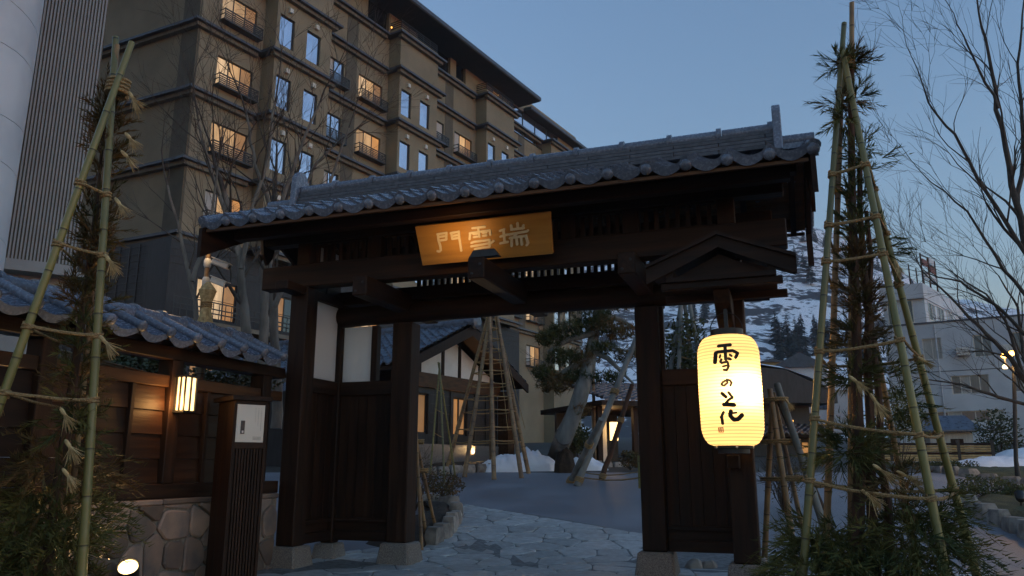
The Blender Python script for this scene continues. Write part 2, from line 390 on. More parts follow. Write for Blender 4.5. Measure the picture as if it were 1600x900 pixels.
# flagstone path through the gate, each stone a slab of its own
pe = [G(1010, 838), G(930, 822), G(850, 808), G(700, 786)]
region = [(-7.2, 5.5), (1.0, 5.5), (1.6, 10.5), pe[0], pe[1], pe[2], pe[3], (-5.6, 11.5), (-5.9, 10.2)]
hull = region
path = MB()
mb = path; K_ = []
px_ = [p for p in region]
cx, cy = -2.6, 9.5
for k in range(0, 9):
    for x, y in px_: X, Y = cx + (x - cx) * (1 - k / 8.001), cy + (y - cy) * (1 - k / 8.001); mb.pt((X, Y, gz(X, Y) + .016))
for k in range(8):
    for j in range(len(px_)): n_ = len(px_); mb.f.append((k * n_ + j, k * n_ + (j + 1) % n_, (k + 1) * n_ + (j + 1) % n_, (k + 1) * n_ + j))
M['joint'] = mat('path_joints', (.20, .21, .21), (.10, .10, .10), scale=14, rough=.7, bump=.5, obj=False, rnd=False)
path = mb.build('path', 'joint', kind='structure', smooth=2)
rng = random.Random(3)
convex = [(-7.2, 5.5), (1.0, 5.5), (2.2, 11.3), pe[0], pe[3], (-5.3, 11.6), (-6.2, 10.5)]
for c in cells(convex, .60, .44, .46, .016, rng):
    mx_, my_ = sum(p[0] for p in c) / len(c), sum(p[1] for p in c) / len(c)
    if my_ < 6.6: continue
    t_ = .022 + rng.uniform(0, .010); rc = rounded(c, .18); mb = MB(); tx, ty = rng.uniform(-.012, .012), rng.uniform(-.012, .012)
    nn = len(rc)
    for k, (f, z) in enumerate(((1, 0), (1, t_ - .008), (.965, t_))):
        for x, y in rc:
            X, Y = mx_ + (x - mx_) * f, my_ + (y - my_) * f; mb.pt((X, Y, gz(X, Y) + .005 + z + (tx * (X - mx_) + ty * (Y - my_) if k else 0)))
    for k in range(2):
        for j in range(nn): mb.f.append((k * nn + j, k * nn + (j + 1) % nn, (k + 1) * nn + (j + 1) % nn, (k + 1) * nn + j))
    mb.f.append(tuple(2 * nn + j for j in range(nn)))
    mb.build('flagstone', 'flag', path)

# ================================================================== ROOFED GATE
GXc, YR = -3.385, 9.45
gate = thing('roofed_gate', 'dark timber gate with a long tiled roof and posts on stone feet', 'gate', (GXc, YR, 0))
def zr(y): return 5.02 - .43 * abs(y - YR) + .012 * (abs(y - YR)) ** 2
XL, XR = -7.19, .451
PX = [-6.245, -.525]; BX = [-5.13, -1.64]
def post(x, y, w, z0, z1, base=True):
    MB().box(x - w / 2, x + w / 2, y - w / 2, y + w / 2, z0, z1).build('post', 'wz', gate, bevel=.014)
    if base:
        b1, b2 = w / 2 + .10, w / 2 + .055
        mb = MB(); mb.hexa([(x - b1, y - b1, -.02), (x + b1, y - b1, -.02), (x + b1, y + b1, -.02), (x - b1, y + b1, -.02), (x - b2, y - b2, z0 - .002), (x + b2, y - b2, z0 - .002), (x + b2, y + b2, z0 - .002), (x - b2, y + b2, z0 - .002)])
        mb.build('base_stone', 'granite', gate, bevel=.02)
for x in PX: post(x, 9.1, .27, .30, 3.72)
for x in BX: post(x, 10.04, .30, .30, 3.32)
for x in PX: post(x, 10.04, .19, .26, 3.31)
# big round lintel log (slightly bowed and uneven) over the rear posts, squared beam above it
mb = MB(); n = 40
mb.tube([(-6.62 + 6.5 * i / n, 10.04, 3.465 + .03 * sin(pi * i / n) + .008 * noise.noise((i * .4, 0, 0))) for i in range(n + 1)], [.150 + .012 * noise.noise((i * .3, 3, 0)) for i in range(n + 1)], 18)
mb.build('log_lintel', 'wx', gate, smooth=True)
MB().box(-6.75, -.02, 9.94, 10.14, 3.645, 3.84).build('beam', 'wx', gate, bevel=.01)
MB().box(-6.75, -.02, 9.95, 10.13, 4.26, 4.46).build('beam', 'wx', gate, bevel=.01)
# front beams
MB().box(-6.90, .13, 8.99, 9.21, 3.725, 4.045).build('front_beam', 'wx', gate, bevel=.012)
MB().box(-6.90, .13, 9.00, 9.20, 4.36, 4.56).build('front_beam', 'wx', gate, bevel=.012)
MB().box(-6.62, .0, 9.02, 9.18, 3.46, 3.60).build('front_rail', 'wx', gate, bevel=.01) if False else None
for x in PX:   # side tie beams, front to back
    MB().box(x - .10, x + .10, 8.55, 10.55, 3.60, 3.724).build('tie_beam', 'wy', gate, bevel=.01)
for x in (-6.245, BX[0], -3.36, BX[1], -.525):
    w = .105
    if x in PX: continue
    y0 = 8.3 if x == -3.36 else 8.66
    MB().box(x - w, x + w, y0, 10.9, 3.46, 3.722).build('arm_beam', 'wy', gate, bevel=.014)
    for sx in (-.05, .05): MB().lathe([(.018, 0), (.018, .006), (.008, .01)], (x + sx, y0 - .001, 3.52 if sx < 0 else 3.63), 8, (0, -1, 0)).build('bolt', 'dark', gate)
# struts and slatted transoms between the front beams
struts = [-6.245, -5.13, -4.35, -3.36, -2.42, -1.64, -.525]
for x in struts: MB().box(x - .1, x + .1, 9.01, 9.19, 4.047, 4.358).build('strut', 'wz', gate, bevel=.008)
slat = MB().box(-.024, .024, -.024, .024, 0, .262).mesh('slat', 'wz')
lat = [(-6.12, -5.26), (-5.0, -4.47), (-4.23, -3.48), (-3.24, -2.54), (-2.30, -1.76), (-1.52, -.65)]
for a, b_ in lat:
    MB().box(a, b_, 9.05, 9.13, 4.047, 4.075).build('transom_rail', 'wx', gate); MB().box(a, b_, 9.05, 9.13, 4.332, 4.358).build('transom_rail', 'wx', gate)
    n = max(4, round((b_ - a) / .118))
    for i in range(n): inst('slat', slat, Matrix.Translation((a + (b_ - a) * (i + .5) / n, 9.09, 4.072)), gate)
slat2 = MB().box(-.026, .026, -.022, .022, 0, .418).mesh('slat', 'wz')
for i in range(44):
    x = -5.0 + 3.2 * (i + .5) / 34
    if x < -.65: inst('slat', slat2, Matrix.Translation((x, 10.04, 3.841)), gate)
# wing walls: planks, rails and white plaster panes
def planks(along, a, b_, fixed, z0, z1, n, t=.03):
    rng = random.Random(int(fixed * 10)); W = (b_ - a) / n
    me = MB().box(-W / 2 + .003, W / 2 - .003, -t / 2, t / 2, 0, z1 - z0).mesh('plank', 'wz')
    for i in range(n):
        c = a + W * (i + .5); off = rng.uniform(-.004, .004)
        mx = Matrix.Translation((c, fixed + off, z0)) if along == 'x' else Matrix.Translation((fixed + off, c, z0)) @ Matrix.Rotation(pi / 2, 4, 'Z')
        inst('plank', me, mx, gate)
for sgn, (x0, x1), px in ((-1, (-6.148, -5.284), PX[0]), (1, (-1.486, -.622), PX[1])):
    MB().box(x0, x1, 10.06, 10.075, .60, 2.30).build('backing_board', 'wx', gate); planks('x', x0, x1, 10.04, .60, 2.30, 6); planks('y', 9.238, 9.942, px, .60, 2.30, 5)  # backing board added to block light showing through the plank gaps
    for z0, z1 in ((2.302, 2.50), (.30, .43), (.55, .60)):
        MB().box(x0, x1, 9.975, 10.105, z0, z1).build('rail', 'wx', gate, bevel=.006)
        MB().box(px - .065, px + .065, 9.238, 9.942, z0, z1).build('rail', 'wy', gate, bevel=.006)
    MB().box(x0, x1, 10.02, 10.06, .432, .548).build('skirting_board', 'wx', gate); MB().box(px - .02, px + .02, 9.238, 9.942, .432, .548).build('skirting_board', 'wy', gate)
    MB().box(px - .018, px + .018, 9.238, 9.942, 2.503, 3.598).build('frosted_pane', 'frost', gate)
    # gable wall inside the roof
    MB().box(px - .018, px + .018, 9.205, 9.555, 4.05, 4.40).build('plaster_panel', 'plaster', gate); MB().box(px - .018, px + .018, 9.625, 9.94, 4.05, 4.40).build('plaster_panel', 'plaster', gate)
    MB().box(px - .06, px + .06, 9.557, 9.623, 3.726, 4.7).build('king_post', 'wz', gate)
    MB().box(px - .05, px + .05, 9.625, 9.935, 3.726, 4.047).build('gable_board', 'wy', gate); MB().box(px - .05, px + .05, 9.212, 9.555, 3.726, 4.047).build('gable_board', 'wy', gate)
MB().box(-6.148, -5.67, 10.025, 10.055, 2.503, 3.312).build('frosted_pane', 'frost', gate)
MB().box(-5.668, -5.575, 9.98, 10.10, 2.503, 3.312).build('batten', 'wz', gate, bevel=.005)
MB().box(-1.486, -1.44, 10.0, 10.08, 2.503, 3.32).build('batten', 'wz', gate)
# roof carpentry: purlins, rafters, boards, barge boards
for y, z in ((8.47, 4.30), (10.43, 4.30)): MB().box(-6.95, .20, y - .07, y + .07, z, z + .13).build('purlin', 'wx', gate, bevel=.008)
MB().box(-7.05, .30, YR - .09, YR + .09, 4.72, 4.90).build('purlin', 'wx', gate, bevel=.008)
for s in (-1, 1):
    for i in range(13):
        x = -7.0 + 7.24 * i / 12; a, b_ = V((x, YR + s * .05, zr(YR) - .075)), V((x, YR + s * 1.38, zr(YR + 1.38) - .085))
        MB().bar(a, b_, .07, .085).build('rafter', 'wy', gate)
    for k in range(5):
        ya, yb = YR + s * (.02 + 1.38 * k / 5), YR + s * (.02 + 1.38 * (k + 1) / 5 - .006)
        za, zb = zr(ya) - .035, zr(yb) - .035
        mb = MB(); q = [(XL + .06, ya, za), (XR - .06, ya, za), (XR - .06, yb, zb), (XL + .06, yb, zb)]
        if s < 0: q = q[::-1]
        mb.prism(q, (0, 0, .022)); mb.build('soffit_board', 'soffit', gate)
    # fascia and sagging barge boards at both ends
    MB().box(XL + .07, XR - .07, *sorted((YR + s * 1.36, YR + s * 1.40)), 4.335, 4.372).build('fascia', 'soffit', gate)
    for x in (XL + .03, XR - .03):
        t = .05; pts = []
        for i in range(9): y = 1.46 * i / 8; pts.append((x - t / 2, YR + s * (y + .0), zr(YR + y) - .045))
        low = []
        for i in range(9): y = 1.46 * i / 8; low.append((x - t / 2, YR + s * y, zr(YR + y) - .045 - .30 - .10 * (y / 1.46) ** 2))
        poly = pts + low[::-1]
        for i in range(8):
            q = [pts[i], pts[i + 1], low[i + 1], low[i]]
            if i == 0: mb = MB()
            mb.prism(q, (t, 0, 0))
        mb.build('barge_board', 'wy', gate)
for x in (XL + .0, XR - .0):
    mb = MB(); mb.prism([(x - .02, YR - .16, 4.62), (x - .02, YR + .16, 4.62), (x - .02, YR + .11, 4.36), (x - .02, YR, 4.22), (x - .02, YR - .11, 4.36)], (.045, 0, 0)); mb.build('gable_pendant', 'wz', gate)
MB().box(.38, .45, 10.42, 10.50, 3.82, 4.30).build('hanging_strut', 'wz', gate)
# ---- tiles
TW, TL_, ROWS, NC = .4245, .415, 5, 18
SLP = math.atan2(zr(YR) - zr(8.02), 1.43); LEN = hypot(1.43, zr(YR) - zr(8.02)); EXPO = LEN / ROWS
prof = []
for i in range(13):
    u = i / 12
    if u < .80: w = .055 * (1 - u / .80) - .062 * sin(pi * u / .80)
    else: w = .075 * sin(pi * (u - .80) / .26) + .004
    prof.append((u * (TW + .012), w))
def tile_mb(eave):
    mb = MB(); k = len(prof); th = .05
    for v, dz in ((0, .05), (TL_, 0)):
        for u, w in prof: mb.pt((u, v, w + dz))
    for u, w in prof: mb.pt((u, .0, w + .05 - th))
    for i in range(k - 1): mb.f.append((i, i + 1, k + i + 1, k + i)); mb.f.append((2 * k + i, 2 * k + i + 1, i + 1, i))
    if eave:      # hanging lip along the front and a round knob at the roll
        b0 = len(mb.v)
        for u, w in prof[:11]: mb.pt((u, -.012, w + .054)); mb.pt((u, -.012, w - .018 - .026 * sin(pi * min(1, u / (TW * .8)))))
        for i in range(10): mb.f.append((b0 + 2 * i + 1, b0 + 2 * i + 3, b0 + 2 * i + 2, b0 + 2 * i)); 
        for i in range(10): mb.f.append((b0 + 2 * i, b0 + 2 * i + 2, i + 1, i))
        mb.lathe([(.062, 0), (.066, .012), (.060, .03), (.04, .046), (.012, .052)], (TW * .955, .005, .012), 14, (0, -1, 0))
    return mb
tA, tB = tile_mb(True).mesh('roof_tile', 'tile', smooth=True), tile_mb(False).mesh('roof_tile', 'tile', smooth=True)
rng = random.Random(5); rear = MB()
for r in range(ROWS):
    for c in range(NC):
        y = 8.02 + EXPO * cos(SLP) * r; z = zr(8.02) + EXPO * sin(SLP) * r - .004 * (2.2 - abs(r - 2))
        mx = Matrix.Translation((XL + TW * c, y + rng.uniform(-.004, .004), z + rng.uniform(-.003, .003))) @ Matrix.Rotation(SLP, 4, 'X') @ Matrix.Rotation(rng.uniform(-.006, .006), 4, 'Z')
        inst('roof_tile', tA if r == 0 else tB, mx, gate)
        tm = tile_mb(False); mr_ = Matrix.Translation((XL + TW * (c + 1), 2 * YR - y, z)) @ Matrix.Rotation(pi, 4, 'Z') @ Matrix.Rotation(SLP, 4, 'X'); k = len(rear.v)
        rear.v += [tuple(mr_ @ V(p)) for p in tm.v]; rear.f += [tuple(k + i for i in f) for f in tm.f]
rear.build('rear_roof_tiles', 'tile', gate, kind='stuff', smooth=True)
for x in (XL + .02, XR + .0):
    for s in (-1, 1):
        mb = MB(); pts = [(x, YR + s * (1.44 * i / 10), zr(YR + 1.44 * i / 10) + .06) for i in range(11)]; mb.tube(pts, .062, 10); mb.build('verge_roll', 'tile', gate, smooth=True)
        MB().bar((x, YR + s * .05, zr(YR) - .01), (x, YR + s * 1.42, zr(8.03) - .01), .06, .10).build('verge_tile', 'tile', gate)
# ---- ridge: stacked courses, capping roll, end ornaments
for i, (w, z) in enumerate(((.17, 5.02), (.145, 5.075), (.125, 5.13), (.105, 5.185), (.09, 5.235))):
    x = -6.62
    k = 0
    while x < .06:
        l = min(1.1 if k or i % 2 else .55, .10 - x); k += 1
        MB().box(x, x + l - .006, YR - w, YR + w, z, z + .047).build('ridge_course_tile', 'ridge', gate, bevel=.006); x += l
NR = 11
for i in range(NR):
    a = -6.62 + 6.70 * i / NR; b_ = -6.62 + 6.70 * (i + 1) / NR
    mb = MB(); mb.tube([(a, YR, 5.315), (b_ - .07, YR, 5.315), (b_ - .069, YR, 5.315), (b_ - .01, YR, 5.315)], [.078, .078, .106, .106], 16); mb.build('ridge_cap_tile', 'tile', gate, smooth=True)
for a, b_ in ((-7.19, -6.70), (.15, .53)):
    mb = MB(); mb.tube([(a, YR, 5.13), (b_, YR, 5.13)], .085, 14); mb.build('ridge_cap_tile', 'tile', gate, smooth=True)
    MB().box(a, b_, YR - .12, YR + .12, 5.0, 5.07).build('ridge_course_tile', 'tile', gate)
for x in (-6.69, .12):
    s = [(-.20, 4.98), (.20, 4.98), (.17, 5.20), (.15, 5.50), (.10, 5.58), (.045, 5.62), (-.045, 5.62), (-.10, 5.58), (-.15, 5.50), (-.17, 5.20)]
    mb = MB(); mb.prism([(x - .05, YR + a, z) for a, z in s], (.10, 0, 0)); mb.build('ridge_end_tile', 'tile', gate, bevel=.012)
# ---- gabled canopy over the lantern, on the right front post
LX, LY = -.62, 8.52
cx = -.575; zc = lambda u: 3.665 - .30 * min(1, abs(u) / .72) ** 1.05 * 1.0
for s in (-1, 1):
    mb = MB(); n = 8
    top = [(cx + s * .76 * i / n, 3.675 - .305 * (i / n) ** .95) for i in range(n + 1)]
    for i in range(n):
        (xa, za), (xb, zb) = top[i], top[i + 1]
        mb.prism([(xa, 8.12, za), (xb, 8.12, zb), (xb, 8.12, zb + .035), (xa, 8.12, za + .035)], (0, .86, 0))
    mb.build('canopy_roof_board', 'wx', gate)
    mb = MB()
    for i in range(n):
        (xa, za), (xb, zb) = top[i], top[i + 1]; la, lb = za - .13 - .04 * (i / n), zb - .13 - .04 * ((i + 1) / n)
        mb.prism([(xa, 8.16, la), (xb, 8.16, lb), (xb, 8.16, zb - .002), (xa, 8.16, za - .002)], (0, .035, 0))
    mb.build('canopy_barge_board', 'wx', gate)
MB().box(cx - .62, cx + .62, 8.24, 8.34, 3.14, 3.21).build('canopy_beam', 'wx', gate, bevel=.006)
MB().box(cx - .66, cx + .66, 8.86, 8.96, 3.12, 3.20).build('canopy_beam', 'wx', gate, bevel=.006)
MB().box(cx - .56, cx + .56, 8.20, 8.96, 3.212, 3.26).build('canopy_ceiling_board', 'wx', gate)
for s in (-1, 1): MB().box(cx + s * .52 - .04, cx + s * .52 + .04, 8.2, 8.96, 3.262, 3.36).build('canopy_side_beam', 'wy', gate)
mb = MB(); mb.prism([(cx - .50, 8.30, 3.262), (cx + .50, 8.30, 3.262), (cx, 8.30, 3.50)], (0, .04, 0)); mb.build('canopy_gable_board', 'wx', gate)
mb = MB(); mb.prism([(cx - .09, 8.35, 3.139), (cx - .09, 8.95, 3.118), (cx - .09, 8.95, 2.75), (cx - .09, 8.62, 2.86), (cx - .09, 8.42, 3.0)], (.17, 0, 0)); mb.build('canopy_bracket', 'wy', gate, bevel=.01)
MB().box(-.66, -.53, 8.80, 8.963, 1.28, 1.42).build('lantern_block', 'wx', gate, bevel=.01)
# ---- small uplight on the end of the middle arm, washing the name board
mb = MB(); mb.hexa([(-3.46, 8.32, 3.724), (-3.08, 8.32, 3.724), (-3.08, 8.42, 3.724), (-3.46, 8.42, 3.724), (-3.40, 8.32, 3.81), (-3.14, 8.32, 3.81), (-3.14, 8.37, 3.81), (-3.40, 8.37, 3.81)]); upl = mb.build('uplight_hood', 'dark', gate)
lamp('board_uplight', (-3.62, 8.20, 3.80), 3.4, (1, .60, .24), .04, 150, (-3.75, 8.62, 4.25), gate, 1.0)

# ================================================================== NAME BOARD
B0 = [ony(648, 352, 8.50), ony(860, 333, 8.50), ony(864, 396, 8.76), ony(660, 416, 8.76)]
sb = thing('name_board', 'amber wooden name board with three pale carved characters hung under the gate eaves', 'sign', (-3.4, 8.6, 3.8))
TLp = (B0[0] + V((0, 0, 0)))
zt = (B0[0].z + B0[1].z) / 2; zb = (B0[2].z + B0[3].z) / 2
c00, c10, c11, c01 = V((B0[0].x, 8.50, zt)), V((B0[1].x, 8.50, zt)), V((B0[2].x, 8.76, zb)), V((B0[3].x, 8.76, zb))
nrm = (c10 - c00).cross(c01 - c00).normalized();
if nrm.y > 0: nrm = -nrm
mb = MB(); mb.prism([c00, c10, c11, c01], -nrm * .045); mb.build('board', 'sign', sb, bevel=.006)
uu, vv = (c10 - c00), (c01 - c00)
def board_pt(zx, zy):
    a, b_ = (zx - 130), (zy - 197); det = 973 * 301 - 65 * -94
    return (a * 301 - b_ * 65) / det, (973 * b_ + 94 * a) / det
def ribbon(mb, pts, w, place, lift=.0):                   # brush stroke with rounded ends; place(x,y,h) -> point
    w = w if hasattr(w, '__len__') else [w] * len(pts)
    for i in range(len(pts)):
        ribbon.h += .00012; n = 9; q = [(pts[i][0] + w[i] / 2 * cos(2 * pi * k / n), pts[i][1] + w[i] / 2 * sin(2 * pi * k / n)) for k in range(n)]
        top = [place(x, y, lift + ribbon.h) for x, y in q]; bot = [place(x, y, -.001) for x, y in q]; b0 = len(mb.v)
        mb.v += [tuple(p) for p in top + bot]; mb.f.append(tuple(b0 + k for k in range(n)))
        for k in range(n): mb.f.append((b0 + k, b0 + n + k, b0 + n + (k + 1) % n, b0 + (k + 1) % n))
    for i in range(len(pts) - 1):
        ribbon.h += .00012; a, b_ = pts[i], pts[i + 1]; dx, dy = b_[0] - a[0], b_[1] - a[1]; L = hypot(dx, dy) or 1; nx, ny = -dy / L, dx / L
        st = max(1, int(L / 14))
        for k in range(st):
            t0, t1 = k / st, (k + 1) / st; wa, wb = w[i] + (w[i + 1] - w[i]) * t0, w[i] + (w[i + 1] - w[i]) * t1
            pa, pb = (a[0] + dx * t0, a[1] + dy * t0), (a[0] + dx * t1, a[1] + dy * t1)
            q = [(pa[0] + nx * wa / 2, pa[1] + ny * wa / 2), (pa[0] - nx * wa / 2, pa[1] - ny * wa / 2), (pb[0] - nx * wb / 2, pb[1] - ny * wb / 2), (pb[0] + nx * wb / 2, pb[1] + ny * wb / 2)]
            top = [place(x, y, lift + ribbon.h) for x, y in q]; bot = [place(x, y, -.001) for x, y in q]; b0 = len(mb.v)
            mb.v += [tuple(p) for p in top + bot]; mb.f.append((b0, b0 + 1, b0 + 2, b0 + 3))
            for k2 in range(4): mb.f.append((b0 + k2, b0 + 4 + k2, b0 + 4 + (k2 + 1) % 4, b0 + (k2 + 1) % 4))
ribbon.h = 0
def on_board(x, y, h): a, b_ = board_pt(x, y); return c00 + uu * a + vv * b_ + nrm * h
CH = [
 [[(308, 258), (313, 300), (328, 345), (333, 378), (322, 388), (308, 384)], [(304, 256), (372, 246)], [(318, 276), (366, 270)], [(322, 304), (372, 296)], [(371, 246), (372, 296)],
  [(404, 248), (464, 238)], [(408, 248), (417, 292)], [(414, 270), (460, 263)], [(418, 292), (464, 284)], [(463, 236), (468, 280), (478, 330), (487, 380)]],
 [[(562, 213), (652, 203)], [(604, 210), (617, 276)], [(548, 252), (545, 294)], [(545, 250), (688, 230), (694, 262)], [(572, 256), (600, 252)], [(576, 279), (602, 275)], [(640, 247), (666, 244)], [(642, 270), (666, 266)],
  [(560, 322), (580, 314), (690, 300)], [(560, 348), (705, 322), (720, 308)], [(588, 368), (640, 358), (692, 352)], [(690, 302), (694, 350)]],
 [[(762, 234), (792, 224)], [(768, 276), (818, 262)], [(770, 326), (822, 316)], [(786, 226), (800, 318)], [(838, 196), (846, 226)], [(882, 180), (888, 218)], [(924, 196), (922, 218)], [(842, 226), (928, 216)],
  [(828, 262), (950, 240), (958, 234)], [(884, 252), (866, 276)], [(836, 288), (848, 284), (852, 346)], [(838, 286), (950, 272)], [(882, 284), (890, 334)], [(914, 280), (924, 336)], [(948, 272), (966, 326), (958, 340)]]]
CH = [CH[0][:5], CH[0][5:], CH[1], CH[2]]
for ch in CH:
    mb = MB()
    for s in ch: ribbon(mb, s, 17, on_board, .004)
    mb.build('carved_character', 'gold', sb)

# ================================================================== LANTERN
ln = thing('paper_lantern', 'large glowing cream paper lantern with black brush writing hanging at the right gate post', 'lantern', (LX, LY, 1.42))
zT, zB = ony(1135, 526, LY).z, ony(1142, 697, LY).z; LR = .312; LX = ony(1141, 610, LY).x
def lrad(t):                                              # t 0 bottom .. 1 top
    e = min(t, 1 - t); s_ = min(1, e / .17); return .19 + (LR - .19) * sqrt(max(0, 1 - (1 - s_) ** 2)) + .012 * sin(pi * t)
m, nt, b = newmat('lantern_paper'); M['paper'] = m
b.inputs['Base Color'].default_value = (.85, .72, .46, 1); b.inputs['Roughness'].default_value = .7
co = nt.nodes.new('ShaderNodeTexCoord'); se = nt.nodes.new('ShaderNodeSeparateXYZ'); lk(nt, co.outputs['Object'], se.inputs[0])
tr = nt.nodes.new('ShaderNodeBsdfTranslucent'); tr.inputs[0].default_value = (1.0, .80, .46, 1)
mxs = nt.nodes.new('ShaderNodeMixShader'); mxs.inputs[0].default_value = .75
em = nt.nodes.new('ShaderNodeEmission'); em.inputs[0].default_value = (1.0, .70, .33, 1)
n1 = nt.nodes.new('ShaderNodeTexNoise'); n1.inputs['Scale'].default_value = 5; lk(nt, co.outputs['Object'], n1.inputs['Vector'])
mr = nt.nodes.new('ShaderNodeMapRange'); mr.inputs[3].default_value = .0105; mr.inputs[4].default_value = .0145; lk(nt, n1.outputs['Fac'], mr.inputs[0])
fr = nt.nodes.new('ShaderNodeMath'); fr.operation = 'PINGPONG'; fr.inputs[1].default_value = (zT - zB) / 34 / 2; lk(nt, se.outputs[2], fr.inputs[0])       # fine bamboo hoops seen through the paper
fm_ = nt.nodes.new('ShaderNodeMapRange'); fm_.inputs[1].default_value = 0; fm_.inputs[2].default_value = (zT - zB) / 34 / 4; fm_.inputs[3].default_value = .45; fm_.inputs[4].default_value = 1.0; lk(nt, fr.outputs[0], fm_.inputs[0])
mm_ = nt.nodes.new('ShaderNodeMath'); mm_.operation = 'MULTIPLY'; lk(nt, mr.outputs[0], mm_.inputs[0]); lk(nt, fm_.outputs[0], mm_.inputs[1]); lk(nt, mm_.outputs[0], em.inputs[1])
tcol = nt.nodes.new('ShaderNodeVectorMath'); tcol.operation = 'SCALE'; tcol.inputs[0].default_value = (1.0, .84, .56); lk(nt, fm_.outputs[0], tcol.inputs['Scale']); lk(nt, tcol.outputs[0], tr.inputs[0])
ads = nt.nodes.new('ShaderNodeAddShader'); lk(nt, b.outputs[0], mxs.inputs[1]); lk(nt, tr.outputs[0], mxs.inputs[2]); lk(nt, mxs.outputs[0], ads.inputs[0]); lk(nt, em.outputs[0], ads.inputs[1])
lk(nt, ads.outputs[0], nt.nodes['Material Output'].inputs[0])
mb = MB(); RIB = 34; n = 40
prof_ = []
for i in range(RIB * 2 + 1): t = i / (RIB * 2); prof_.append((lrad(t) - (.0045 if i % 2 else 0), zB + (zT - zB) * t))
k = 0
for r, z in prof_:
    for j in range(n): a = 2 * pi * j / n; mb.pt((LX + r * cos(a), LY + r * sin(a), z))
for i in range(len(prof_) - 1):
    for j in range(n): mb.f.append((i * n + j, i * n + (j + 1) % n, (i + 1) * n + (j + 1) % n, (i + 1) * n + j))
mb.build('paper_shade', 'paper', ln, smooth=2)
MB().lathe([(.02, 0), (.16, .0), (.16, .05), (.198, .055), (.198, .085)][::1], (LX, LY, zB - .075), 24).build('bottom_ring', 'dark', ln, smooth=True)
MB().lathe([(.198, 0), (.198, .03), (.17, .035), (.17, .09), (.02, .09)], (LX, LY, zT - .02), 24).build('top_ring', 'dark', ln, smooth=True)
mb = MB(); mb.tube([(LX + .17 * cos(pi * i / 10), LY, zT + .06 + .2 * sin(pi * i / 10)) for i in range(11)], .006, 5); mb.build('wire_handle', 'dark', ln)
MB().box(LX - .02, LX + .02, LY - .02, LY + .02, zT + .068, 2.95).build('hanger', 'dark', ln)
for a in (-1.35, -.2, -2.5): MB().lathe([(.012, 0), (.012, .006), (.004, .009)], (LX + .199 * cos(a), LY + .199 * sin(a), zB - .015), 8, (cos(a), sin(a), 0)).build('brass_tack', 'steel', ln)
MB().lathe([(.03, 0), (.05, .04), (.05, .08), (.02, .13)], (LX + .12, LY - .04, zB + .44), 12).build('bulb', 'bulbw', ln, smooth=True)
lamp('lantern_light', (LX + .12, LY - .15, zB + .56), 8, (1, .62, .25), .05, parent=ln)
CEN = atan2(-LY, -LX)
def on_lantern(x, y, h):
    t = (675 - y) / 570; t = max(.03, min(.97, t)); a = math.asin(max(-.98, min(.98, (x - 275) / 165))); r = lrad(t) + .0015 + h
    ang = CEN + a; return V((LX + r * cos(ang), LY + r * sin(ang), zB + (zT - zB) * t))
ribbon.h = 0
WR = [([[(228, 176), (290, 172)], [(262, 178), (262, 246)], [(213, 212), (207, 258)], [(222, 207), (300, 203), (324, 216), (312, 238)], [(236, 224), (232, 236)], [(240, 246), (234, 258)], [(284, 224), (292, 230)], [(276, 243), (286, 247)],
        [(240, 264), (270, 259), (275, 282), (264, 302), (250, 300)], [(246, 282), (270, 277)]], [14, 14, 17, 13, 9, 10, 10, 12, 10, 8]),
      ([[(262, 352), (240, 362), (234, 374), (246, 380), (264, 366), (262, 350), (276, 354), (284, 366), (278, 380)]], [9]),
      ([[(234, 418), (252, 436)], [(266, 414), (284, 440), (266, 450), (240, 478), (268, 470), (290, 474)], [(240, 474), (290, 478)]], [14, 11, 16]),
      ([[(236, 512), (222, 538)], [(226, 534), (228, 568)], [(272, 508), (268, 530), (284, 550), (304, 548), (324, 528)], [(262, 520), (298, 516)]], [10, 11, 17, 8])]
WR = WR[:3] + [(WR[3][0][:2], WR[3][1][:2]), (WR[3][0][2:], WR[3][1][2:])]
for ch, ws in WR:
    mb = MB()
    for s, w in zip(ch, ws): ribbon(mb, s, w * 1.25, on_lantern, .001)
    mb.build('brush_character', 'ink', ln)
mb = MB()
for s in ([(206, 588), (228, 588), (228, 610), (206, 610), (206, 588)], [(211, 595), (223, 595)], [(217, 590), (217, 608)], [(211, 603), (223, 603)]): ribbon(mb, s, 2.6, on_lantern, .001)
mb.build('red_seal', 'seal', ln)

# ================================================================== BOUNDARY WALL
wall = thing('boundary_wall', 'dark boarded boundary wall on a fieldstone base with a blue-grey tiled coping left of the gate', 'wall', (-6.5, 6, 0))
WX, WY0, WY1 = -6.45, 2.2, 8.93
MB().box(-6.78, -6.375, WY0, WY1, -.05, .90).build('stone_core', 'mortar', wall)
rng = random.Random(11)
for c in cells([(WY0, -.02), (WY1, -.02), (WY1, .90), (WY0, .90)], .37, .31, .45, .022, rng):
    my, mz = sum(p[0] for p in c) / len(c), sum(p[1] for p in c) / len(c)
    rc = rounded(c, .16); nn = len(rc); mb = MB(); t_ = rng.uniform(.02, .045); a, b_ = rng.uniform(-.05, .05), rng.uniform(-.05, .05)
    for f, x in ((1, -6.38), (1, -6.375 + t_ * .6), (.90, -6.375 + t_)):
        for y, z in rc: mb.pt((x + (a * (y - my) + b_ * (z - mz) if x > -6.376 else 0), my + (y - my) * f, mz + (z - mz) * f))
    for k in range(2):
        for j in range(nn): mb.f.append((k * nn + j, k * nn + (j + 1) % nn, (k + 1) * nn + (j + 1) % nn, (k + 1) * nn + j))
    mb.f.append(tuple(2 * nn + j for j in range(nn))); mb.build('fieldstone', 'fstone', wall)
y = WY0; rng = random.Random(4)
